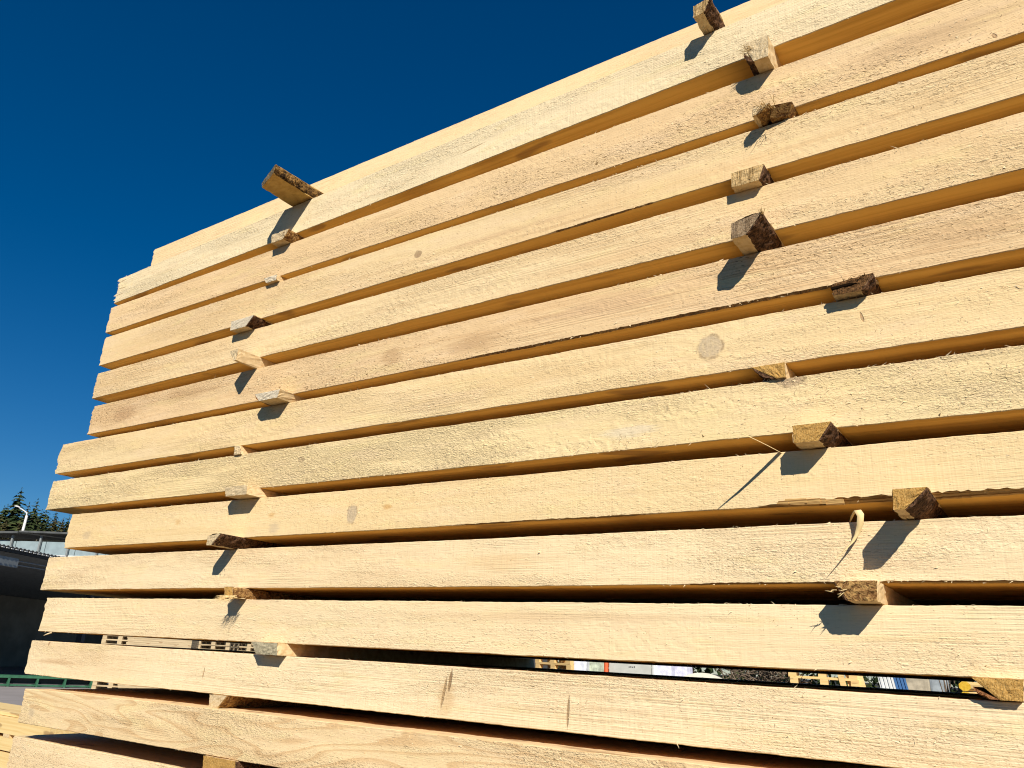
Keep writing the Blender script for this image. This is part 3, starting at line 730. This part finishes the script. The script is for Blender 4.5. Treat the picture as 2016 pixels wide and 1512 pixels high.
ap = flat_mat('pale_concrete', (0.27, 0.25, 0.245), 0.9, 0.1, .1, .5)
tag(mesh_obj('concrete_apron', [(-75, 0.5, .004), (-11, 0.5, .004), (-11, 60, .004), (-75, 60, .004)], [(0, 1, 2, 3)], ap), kind='structure')
# open shed with corrugated eave
P1 = polar(-66.9, 34); P2 = polar(-62.8, 37.5); dr = (P2-P1).normalized(); nr = Vector((dr.y, -dr.x, 0))      # nr points out of the open front
rz = math.atan2(dr.y, dr.x)
shed = empty('storage_shed', P1 - dr*16, rz)      # local x along the eave, +y away inside
tag(shed, 'dark open-fronted shed with a corrugated eave behind the left end of the stack', 'shed')
LEN, DEP, HE = 38.0, 9.0, 4.52
m = MB(); m.box(0, LEN, DEP, DEP+.2, 0, 3.475); m.build('back_wall', M['wall_dark'], shed)
m = MB(); m.box(-.2, 0, 0, DEP, 0, 3.9); m.build('end_wall', M['wall_dark'], shed)
m = MB(); m.box(LEN, LEN+.2, 0, DEP, 0, 3.9); m.build('end_wall', M['wall_dark'], shed)
V = []; F = []; nseg = int(LEN/0.055)
for i in range(nseg+1):
    x = i*0.055; ph = (i % 4); dz = (0, .035, .035, 0)[ph]
    V += [(x, -.55, HE+dz), (x, DEP+.3, HE-1.05+dz), (x, -.55, HE+dz-.012), (x, DEP+.3, HE-1.05+dz-.012)]
for i in range(nseg):
    a = 4*i; F += [(a, a+4, a+5, a+1), (a+2, a+3, a+7, a+6), (a, a+2, a+6, a+4)]
mesh_obj('roof', V, F, M['steel_grey'], shed)
m = MB(); m.box(0, LEN, -.35, -.2, HE-.16, HE-.03); m.build('eave_beam', M['steel_dark'], shed)
m = MB()
for i in range(int(LEN/.24)): m.box(i*.24, i*.24+.13, -.60, -.57, HE-.075, HE-.045)
o = m.build('gutter_clip', M['white'], shed); o['kind'] = 'stuff'
m = MB(); m.box(0, 16.55, -.45, -.30, HE-.66, HE-.34); m.build('track_beam', M['steel_grey'], shed)
for k in range(2):
    m = MB().tube([(16.5, -.38, HE-.42-.14*k), (20.5, -.38, HE-.40-.14*k)], .02, 6); m.build('rail_rod', M['steel_grey'], shed)
for k, x in enumerate((0.3, 8, 22.5, 30, 37.6)):
    m = MB().box(x-.12, x+.12, .25, .49, 0, HE-.2); m.build('post', M['steel_dark'], shed)
# heap inside the shed
V = []; F = []; n = 14
for r in range(5):
    for k in range(n):
        an = 2*math.pi*k/n; rr = (1.0, .8, .55, .28, .04)[r]*(1+.12*math.sin(3*an+r)); V.append((rr*4.2*math.cos(an), rr*2.6*math.sin(an), (0, .8, 1.6, 2.1, 2.25)[r]))
for r in range(4):
    for k in range(n): F.append((r*n+k, r*n+(k+1) % n, (r+1)*n+(k+1) % n, (r+1)*n+k))
o = mesh_obj('sawdust_heap', V, F, M['sawdust']); o.location = P1 - dr*4.0 - nr*6.5; o.rotation_euler = (0, 0, rz); tag(o, 'dim sawdust heap inside the dark shed at the left edge', 'heap')

# green steel rack on the ground before the shed
gp = polar(-66.2, 31.2); gq = polar(-60.2, 31.9); gd = (gq-gp).normalized(); L = (gq-gp).length
gr = empty('steel_rack', gp, math.atan2(gd.y, gd.x)); tag(gr, 'low green steel rack on the ground before the dark shed', 'rack')
MB().box(0, L, -.06, .06, .27, .34).build('top_rail', M['green'], gr)
MB().box(0, L, -.06, .06, .03, .08).build('bottom_rail', M['green'], gr)
MB().box(0, L, .50, .58, .20, .34).build('rear_rail', M['green'], gr)
MB().box(0, L, .12, .14, .085, .268).build('shade_panel', M['steel_dark'], gr)  # dark sheet added to paint the shade in the rack's openings
for k in range(int(L/.82)+1): MB().box(k*.82-.03, k*.82+.03, -.075, .58, 0, .265).build('post', M['green'], gr)

# canopy building behind the shed, shade put into its fascia colour
F1 = polar(-69, 67); F2 = polar(-58, 57); fd = (F2-F1).normalized(); FL = (F2-F1).length
cb = empty('canopy_building', F1, math.atan2(fd.y, fd.x)); tag(cb, 'grey canopy building with a fascia coloured as if in shade above the shed roof', 'building')
k = 0; x = 0.0
while x < FL:
    MB().box(x+.02, min(FL, x+2.3), -.08, 0, 6.74, 7.60).build('fascia_panel', M['fascia'], cb); x += 2.33; k += 1
MB().box(0, FL, -.12, -.085, 6.66, 6.735).build('fascia_trim', M['white'], cb)
for k in range(3):
    a, b = FL*k/3+.05, FL*(k+1)/3-.05
    MB().hexa([(a, -.7, 7.95+.16*(k % 2)), (b, -.7, 8.05), (b, 9, 8.7), (a, 9, 8.7), (a, -.7, 8.06+.16*(k % 2)), (b, -.7, 8.18), (b, 9, 8.82), (a, 9, 8.82)]).build('roof_sheet', M['roof_grey'], cb)
MB().box(0, FL, 1.2, 1.4, 0, 7.9).build('wall', M['wall_dark'], cb)
for k in range(8): MB().box(FL*k/7-.06, FL*k/7+.06, -.30, -.18, 6.7, 7.95).build('bracket', M['steel_grey'], cb)
for k in range(4): MB().box(FL*k/3-.15, FL*k/3+.15, .1, .4, 0, 6.7).build('post', M['steel_grey'], cb)

# street lamp
lp = polar(-65.95, 74); lamp = empty('street_lamp', lp, math.radians(23)); tag(lamp, 'white street lamp with a bent arm in front of the spruces', 'street lamp'); lamp.scale = (1.25, 1.25, 1.27)
MB().tube([(0, 0, 0), (0, 0, 5), (.03, 0, 8.35)], [.10, .09, .075], 10).build('pole', M['white'], lamp, True)
MB().tube([(.03, 0, 8.33), (-.02, 0, 8.52), (-.20, 0, 8.62), (-.72, 0, 8.86)], [.055, .05, .04, .035], 8).build('arm', M['white'], lamp, True)
hd = empty
V = []; F = []; n = 10
for r in range(5):
    t = r/4; s = math.sin(math.pi*(.12+.76*t))
    for q in range(n):
        an = 2*math.pi*q/n; V.append((-.66-.42*t, .12*s*math.cos(an), 8.88+.05*t + .075*s*math.sin(an)*(1 if math.sin(an) > 0 else .5)))
for r in range(4):
    for q in range(n): F.append((r*n+q, r*n+(q+1) % n, (r+1)*n+(q+1) % n, (r+1)*n+q))
F += [tuple(range(n))[::-1], tuple(4*n+q for q in range(n))]
mesh_obj('lamp_head', V, F, M['white'], lamp, smooth=True)

# wooded hillside with separate spruces
V = [(-160, 20, -.5), (-60, 20, -.5), (-60, 150, -.5), (-160, 150, -.5)]
hill_m = flat_mat('forest_floor', (0.035, 0.045, 0.02), 1.0, 0.0, 0.3, 0.2)
hv = []; hf = []; nx_, ny_ = 16, 16
hn = smoothnoise(nx_, ny_, 4, 4, 77)
for i in range(nx_):
    for j in range(ny_):
        px_, py_ = -190 + i*9, 15 + j*10
        d = math.hypot(px_, py_); hv.append((px_, py_, max(-.3, (d-78)*.075 + hn[i, j]*1.0) if d > 74 else -.3))
for i in range(nx_-1):
    for j in range(ny_-1): hf.append((i*ny_+j, (i+1)*ny_+j, (i+1)*ny_+j+1, i*ny_+j+1))
tag(mesh_obj('hill', hv, hf, hill_m, smooth=True), kind='structure')
def hill_z(x, y): d = math.hypot(x, y); return max(0, (d-78)*.075 - .3)
nl = NT('spruce_needles', 0.9, 0.1); P = nl.coord(); a = nl.noise(P, 1.3, 3)
nl.col(nl.mix(nl.rng(a, 0.3, 0.7), (0.018, 0.034, 0.013), (0.06, 0.075, 0.026)))
n2 = NT('pine_needles', 0.9, 0.1); P = n2.coord(); a = n2.noise(P, 1.3, 3)
n2.col(n2.mix(n2.rng(a, 0.3, 0.7), (0.035, 0.042, 0.016), (0.10, 0.085, 0.035)))
tk = flat_mat('trunk_bark', (0.14, 0.10, 0.07), 0.95, 0.05)
def crown_mesh(h, rad, seed, mat, lo=.12, droop=.35):
    rg = random.Random(seed); V = []; F = []
    nw = int(h*3.0)
    for k in range(nw):
        t = k/(nw-1); z = h*(lo + (1-lo)*t); r = rad*(1-t)**.8*rg.uniform(.8, 1.15) + .12
        nb = max(4, int(8*(1-t)+4))
        for b in range(nb):
            an = 2*math.pi*(b+rg.random())/nb; l = r*rg.uniform(.6, 1.15); dx, dy = math.cos(an), math.sin(an); px, py = -dy, dx
            ns = 4 if l > .8 else 2
            for s in range(ns):
                u0 = s/ns; u1 = (s+1.25)/ns
                w0 = .40*l*(1-u0*.6)*rg.uniform(.7, 1.2); z0 = z - droop*l*u0**1.3 + rg.uniform(-.12, .12); z1 = z - droop*l*u1**1.3 + rg.uniform(-.15, .08)
                i0 = len(V)
                V += [(dx*l*u0 + px*w0*.3, dy*l*u0+py*w0*.3, z0), (dx*l*(u0+.1)+px*w0, dy*l*(u0+.1)+py*w0, z0-.18*l), (dx*l*u1, dy*l*u1, z1), (dx*l*(u0+.1)-px*w0, dy*l*(u0+.1)-py*w0, z0-.2*l), (dx*l*u0*.9, dy*l*u0*.9, z0-.34*l*.5)]
                F += [(i0, i0+1, i0+2), (i0, i0+2, i0+3), (i0+3, i0+2, i0+4), (i0+1, i0+4, i0+2)]
    me = bpy.data.meshes.new('crown'); me.from_pydata(V, [], F); me.materials.append(mat); me.update(); return me
crowns = [crown_mesh(13, 4.6, 1, nl.m), crown_mesh(13, 3.7, 2, nl.m), crown_mesh(13, 4.0, 3, n2.m, .2, .2), crown_mesh(13, 3.2, 4, nl.m, .15)]
tm = MB().tube([(0, 0, 0), (0, 0, 6), (0, 0, 12.6)], [.22, .15, .02], 7); tmesh = bpy.data.meshes.new('trunk'); tmesh.from_pydata(tm.v, [], tm.f); tmesh.materials.append(tk)
# azimuth, distance, elevation of the tip, crown kind
TR = [(-66.55, 96, 8.55, 0, 'tallest dark spruce right behind the street lamp'), (-65.55, 99, 8.05, 1, 'second tallest spruce just right of the street lamp'), (-65.95, 101, 7.75, 3, 'slim spruce between the two tallest'),
      (-67.75, 97, 7.55, 0, 'broad spruce at the left edge of the picture'), (-68.6, 99, 7.3, 1, None), (-67.2, 103, 7.35, 3, None), (-64.95, 98, 7.55, 0, 'spruce meeting the left end of the shaggy beam'),
      (-64.4, 101, 7.5, 1, None), (-63.9, 97, 7.1, 2, None), (-63.3, 100, 7.3, 0, None), (-62.7, 98, 7.0, 3, None), (-66.9, 92, 6.7, 2, 'brownish pine below the tallest spruce'), (-66.2, 93, 6.6, 2, 'brownish pine right of the lamp pole'),
      (-65.3, 92, 6.9, 2, 'brownish pine behind the roof of the canopy building'), (-64.6, 91, 6.7, 2, None), (-68.0, 91, 6.8, 2, None), (-63.6, 91, 6.6, 0, None), (-62.0, 99, 7.2, 0, None), (-69.4, 98, 7.6, 0, None), (-61.2, 97, 7.0, 1, None), (-65.8, 90, 6.3, 3, None), (-67.4, 90, 6.4, 3, None)]
_r2 = random.Random(21)
for q in range(24):
    TR.append((-69.5 + q*.40 + _r2.uniform(-.12, .12), _r2.uniform(88, 104), _r2.uniform(6.95, 7.5), _r2.choice((0, 0, 1, 2)), None))
ORD2 = ['twenty-' + t for t in ORD[:9]] + ['thirty-' + t for t in ORD[:9]] + ['forty-' + t for t in ORD[:9]]
ORDT = ORD[:20] + ['twentieth'][:0] + ORD2
for q, (az, d, el, kd, lb) in enumerate(TR):
    p = polar(az, d); gz = hill_z(p.x, p.y); top = CAM.z + d*math.tan(math.radians(el)); hh = top-gz
    o = empty('spruce_tree', (p.x, p.y, gz), q*1.3); s = hh/13.0; o.scale = (s*.95, s*.95, s)
    c = bpy.data.objects.new('crown', crowns[kd]); link(c, o); c2 = bpy.data.objects.new('trunk', tmesh); link(c2, o)
    tag(o, (lb or 'conifer in the dark wood behind the canopy building, %s of its rows' % ORDT[q]), 'tree', 'conifers on the wooded hill')

# ------------------------------------------------------------------ things seen through the gap
def pallet_mesh(parent, mt, full=True):
    """euro-size pallet: seven top boards, nine blocks, three bottom runners"""
    for k in range(5): MB().box(-.6, .6, -.4+k*.1775, -.4+k*.1775+.09, .122, .144).build('top_board', mt, parent)
    for k in range(3): MB().box(-.6+.5275*k, -.6+.5275*k+.145, -.4, .4, .1, .1215).build('cross_board', mt, parent)
    for i in range(3):
        for j in range(3): MB().box(-.6+.5275*i, -.6+.5275*i+.145, -.4+.35*j, -.4+.35*j+.10, .022, .0995).build('block', mt, parent)
    for j in range(3): MB().box(-.6, .6, -.4+.35*j, -.4+.35*j+.10, 0, .0215).build('runner', mt, parent)
def copy_tree(o, parent=None):
    c = o.copy(); COL.objects.link(c); c.parent = parent
    for ch in list(o.children): copy_tree(ch, c)
    return c
def pallet_pile(pos, rot, n, mt, where, grp):
    proto = empty('wooden_pallet', pos, rot); pallet_mesh(proto, mt)
    rg = random.Random(int(abs(pos.x*100)))
    for k in range(n):
        o = proto if k == 0 else copy_tree(proto)
        o.location = (pos.x + rg.uniform(-.02, .02), pos.y + rg.uniform(-.02, .02), k*.1445); o.rotation_euler = (0, 0, rot + rg.uniform(-.02, .02))
        tag(o, 'pallet in %s, %s from the bottom' % (where, ORD[k]), 'pallet', grp)
pallet_pile(polar(-58.95, 31.0), math.radians(35), 13, M['pallet'], 'the leftmost far pile', 'far left pallet pile')
pallet_pile(polar(-53.4, 31.0), math.radians(28), 13, M['pallet'], 'the far pile beside the grey-ended spacer', 'far pallet pile by the grey-ended spacer')
pallet_pile(polar(-51.2, 32.0), math.radians(28), 12, M['pallet'], 'the far pile behind the grey-ended spacer', 'hidden far pallet pile')
pallet_pile(polar(-30.1, 18.6), math.radians(-20), 12, M['pallet_y'], 'the yellow pile amid the gap', 'fresh pallet pile in the gap')
pallet_pile(polar(-13.4, 17.0), math.radians(12), 12, M['pallet_y'], 'the yellow pile right of the brushwood', 'yellow pallet pile by the brushwood')
# plank pack between the far pallets
pk = polar(-56.5, 30.2); o = empty('plank_pack', pk, math.radians(33)); tag(o, 'pack of white sunlit planks between the far pallet piles', 'plank pack')
for k in range(28):
    for j in range(2): MB().box(-1.25+.02*((k*5+j) % 3), .95, -.3+.31*j, 0+.31*j, k*.062, k*.062+.058).build('plank', M['pallet'], o)

# dark container
o = empty('steel_container', polar(-34.4, 19.5), math.radians(34)); tag(o, 'dark grey steel container at the middle of the see-through gap', 'container')
m = MB(); m.box(-1.2, 1.2, 0, 4, .12, 2.5); m.build('body', M['steel_dark'], o)
for k in range(12): MB().box(-1.15+.2*k, -1.07+.2*k, -.04, -.001, .2, 2.4).build('rib', M['steel_dark'], o)
for s in (-1.12, 1.0): MB().box(s, s+.12, .1, 3.9, 0, .119).build('skid', M['steel_dark'], o)
# wrapped packs
def pack(name, az, d, wd, h, rot, mat, label, cat, band=None):
    o = empty(name, polar(az, d), math.radians(rot)); tag(o, label, cat)
    n = 9; V = []; F = []; rg = random.Random(int(az*-10))
    prof = [(0, .97), (.05, 1), (h*.3, 1.01), (h*.6, 1.0), (h-.12, .99), (h-.03, .95), (h, .86)]
    for (z, s) in prof:
        for q in range(16):
            an = 2*math.pi*(q+.5)/16; c, sn = math.cos(an), math.sin(an); e = .28
            V.append((wd*.5*s*math.copysign(abs(c)**e, c)*rg.uniform(.97, 1.02), wd*.42*s*math.copysign(abs(sn)**e, sn)*rg.uniform(.97, 1.02), z))
    for r in range(len(prof)-1):
        for q in range(16): F.append((r*16+q, r*16+(q+1) % 16, (r+1)*16+(q+1) % 16, (r+1)*16+q))
    F += [tuple(range(16))[::-1], tuple((len(prof)-1)*16+q for q in range(16))]
    mesh_obj('wrap', V, F, mat, o)
    if band:
        for zz in (h*.25, h*.80): MB().box(-wd*.515, wd*.515, -wd*.435, wd*.435, zz, zz+.03).build('strap', band, o)
    return o
wrapw = flat_mat('white_wrap', (0.70, 0.72, 0.80), 0.35, 0.5, .2, 7); wrapg = flat_mat('cloudy_wrap', (0.42, 0.47, 0.36), 0.35, 0.5, .35, 9)
greyp = flat_mat('grey_cardboard', (0.42, 0.42, 0.38), 0.8, 0.2, .08); orange = flat_mat('orange_paint', (0.72, 0.13, 0.04), 0.5, 0.4)
bagm = flat_mat('white_sack', (0.66, 0.66, 0.78), 0.8, 0.2, .2, 12); cream = flat_mat('cream_plastic', (0.68, 0.64, 0.52), 0.5, 0.4, .08)
pack('wrapped_pack', -29.05, 18.0, .30, 1.75, 10, wrapw, 'narrow white wrapped pack right of the fresh pallet pile in the gap', 'pack', M['steel_dark'])
pack('wrapped_pack', -28.05, 18.3, .42, 1.8, 15, wrapg, 'cloudy greenish wrapped pack left of the orange post in the gap', 'pack')
o = empty('orange_post', polar(-27.38, 17.4), 0); tag(o, 'orange-red post in the gap beside the grey box', 'post')
MB().tube([(0, 0, 0), (0, 0, 1.78)], .048, 12).build('shaft', orange, o); MB().box(-.12, .12, -.12, .12, 0, .03).build('foot_plate', M['steel_dark'], o); MB().tube([(0, 0, 1.78), (0, 0, 1.82)], [.058, .03], 12).build('cap', orange, o)
o = empty('grey_box', polar(-25.75, 17.8), math.radians(25)); tag(o, 'large light grey box with a dark mark in the gap', 'box')
MB().box(-.43, .43, -.35, .35, .14, 1.9).build('body', greyp, o); MB().box(-.45, .45, -.37, .37, 0, .139).build('base', M['pallet'], o)
m = MB()
for k in range(4): m.box(-.03+.035*k, -.01+.035*k, -.352, -.3505, 1.59, 1.615+.01*(k % 2))
m.build('dark_mark', M['steel_dark'], o)
o = empty('white_post', polar(-24.18, 17.5), 0); tag(o, 'white post standing right of the grey box in the gap', 'post'); MB().tube([(0, 0, 0), (0, 0, 1.75)], .05, 10).build('shaft', M['white'], o); MB().tube([(0, 0, 1.75), (0, 0, 1.8)], [.05, .02], 10).build('cap', M['white'], o)
pack('bulk_bag', -23.5, 17.6, .40, 1.72, 5, bagm, 'white bulk bag right of the white post in the gap', 'bag')
pack('bulk_bag', -22.35, 17.9, .40, 1.74, -6, bagm, 'white bulk bag behind the cream ring in the gap', 'bag')
# cream ring standing on edge
o = empty('cable_drum', polar(-20.95, 16.8), math.radians(18)); tag(o, 'big cream ring standing on edge in the gap', 'drum')
def ringmesh(R0, R1, y0, y1, name, mt):
    V = []; F = []; n = 40
    for k in range(n):
        an = 2*math.pi*k/n; c, s = math.cos(an), math.sin(an)
        V += [(R0*c, y0, .785+R0*s), (R1*c, y0, .785+R1*s), (R1*c, y1, .785+R1*s), (R0*c, y1, .785+R0*s)]
    for k in range(n):
        a, b = 4*k, 4*((k+1) % n)
        for q in range(4): F.append((a+q, a+(q+1) % 4, b+(q+1) % 4, b+q))
    mesh_obj(name, V, F, mt, o)
ringmesh(.70, .785, -.2, .25, 'outer_ring', cream); ringmesh(.56, .66, -.15, .2, 'inner_ring', cream); ringmesh(.66, .70, -.02, .02, 'web', M['steel_grey'])
# brushwood heap
tw = flat_mat('twig_bark', (0.16, 0.12, 0.085), 0.9, 0.1, .4, 20); m = MB(); rg = random.Random(11)
for k in range(900):
    an, rr = rg.uniform(0, 6.28), abs(rg.gauss(0, .55)); p = Vector((rr*1.25*math.cos(an), rr*.7*math.sin(an), rg.uniform(.02, max(.2, 2.0-rr*.75))))
    d = Vector((rg.uniform(-1, 1), rg.uniform(-1, 1), rg.uniform(-.15, .8))).normalized()*rg.uniform(.3, .8)
    q = p+d; q.z = max(.02, q.z); m.tube([p, (p+q)/2+Vector((rg.uniform(-.05, .05), 0, rg.uniform(0, .06))), q], [.013, .009, .003], 4, cap=False)
o = m.build('brushwood_heap', tw); o.location = polar(-16.9, 17.2); tag(o, 'brown grey heap of brushwood in the gap right of the cream ring'); o['kind'] = 'stuff'
# leaning things
def lean(name, az, d, wd, h, th, tilt, rot, mt, label, cat, ribs=0):
    o = empty(name, polar(az, d), math.radians(rot)); tag(o, label, cat); sx = math.tan(math.radians(tilt))*h
    m = MB()
    if ribs:
        st = wd/ribs
        for k in range(ribs): m.hexa([(-wd/2+k*st, -.02*(k % 2), 0), (-wd/2+(k+1)*st, -.02*(k % 2), 0), (-wd/2+(k+1)*st, th, 0), (-wd/2+k*st, th, 0), (-wd/2+k*st+sx, .35-.02*(k % 2), h), (-wd/2+(k+1)*st+sx, .35-.02*(k % 2), h), (-wd/2+(k+1)*st+sx, .35+th, h), (-wd/2+k*st+sx, .35+th, h)])
    else: m.hexa([(-wd/2, 0, 0), (wd/2, 0, 0), (wd/2, th, 0), (-wd/2, th, 0), (-wd/2+sx, .35, h), (wd/2+sx, .35, h), (wd/2+sx, .35+th, h), (-wd/2+sx, .35+th, h)])
    m.build('panel', mt, o); MB().box(-wd/2-.05, wd/2+.05, .40+th, .47+th, 0, .3).build('prop_block', M['steel_dark'], o); return o
lean('leaning_plank', -11.2, 16.2, .10, 1.9, .03, -14, 0, M['pallet_y'], 'thin plank leaning beside the yellow pallet pile in the gap', 'plank')
lean('leaning_board', -10.4, 16.3, .30, 1.95, .03, -14, 0, M['yellow'], 'wide pale board leaning left of the white sheet in the gap', 'board')
lean('corrugated_sheet', -8.75, 16.0, .25, 1.9, .02, -12, 0, M['white'], 'white corrugated sheet leaning left of the blue one in the gap', 'sheet', 8)
blue = flat_mat('blue_sheet', (0.045, 0.13, 0.30), 0.5, 0.4, .1)
lean('corrugated_sheet', -8.0, 16.2, .22, 1.9, .02, -12, 0, blue, 'blue corrugated sheet leaning right of the white one in the gap', 'sheet', 8)
pack('bulk_bag', -8.05, 17.9, .44, 1.8, 8, flat_mat('tan_sack', (0.40, 0.35, 0.26), .9, .1, .2, 9), 'tan sack behind the leaning blue sheet in the gap', 'bag')
pack('wrapped_pack', -6.85, 18.4, .34, 1.85, 3, flat_mat('grey_wrap', (0.30, 0.34, 0.37), .5, .3, .2, 7), 'bluish grey wrapped pack towards the right end of the gap', 'pack')
m = MB()
for k in range(16): m.tube([(random.uniform(-.12, .12), random.uniform(-.1, .1), 0), (random.uniform(-.25, .25), random.uniform(-.1, .1), random.uniform(1.5, 2.0))], [.014, .008], 5)
o = m.build('stick_bundle', tw); o.location = polar(-6.15, 17.0); tag(o, 'bundle of bare sticks left of the yellow log ends in the gap', 'sticks')
logm = end_mat('yellow_log_end', (0.78, 0.50, 0.06), (0.62, 0.36, 0.03), 0, .1)
for k in range(11):
    o = empty('yellow_log', polar(-5.5, 16.5, .1+.165*k), math.radians(-5)); tag(o, 'squared yellow log pointing at the camera, %s from the ground, by the last spacer' % ORD[k], 'log', 'yellow logs in the gap')
    V = []; F = []
    for y in (0, 2.2):
        for q in range(8):
            an = 2*math.pi*(q+.5)/8; V.append((.098*math.cos(an), y, (.082 if k else .1)*math.sin(an)*1.0 - (0 if k else 0)))
    F = [(q, (q+1) % 8, 8+(q+1) % 8, 8+q) for q in range(8)] + [tuple(range(8))[::-1], tuple(8+q for q in range(8))]
    mesh_obj('trunk', V, F, [M['pallet_y'], logm], o, fmat=[0]*8+[1, 1])
# dark hedge behind the yard, so the gap shows foliage and not bare horizon
rg = random.Random(5); V = []; F = []
for k in range(9000):
    az, d = math.radians(rg.uniform(-48, 4)), rg.uniform(24, 26.5); p = Vector((CAM.x+d*math.sin(az), CAM.y+d*math.cos(az), rg.uniform(.05, 2.6)))
    a_, b_ = Vector((rg.uniform(-1, 1), rg.uniform(-1, 1), rg.uniform(-1, 1)))*.16, Vector((rg.uniform(-1, 1), rg.uniform(-1, 1), rg.uniform(-1, 1)))*.16
    i0 = len(V); V += [tuple(p), tuple(p+a_), tuple(p+a_+b_), tuple(p+b_)]; F.append((i0, i0+1, i0+2, i0+3))
o = mesh_obj('hedge', V, F, nl.m); tag(o, 'dark green hedge along the far side of the yard'); o['kind'] = 'stuff'
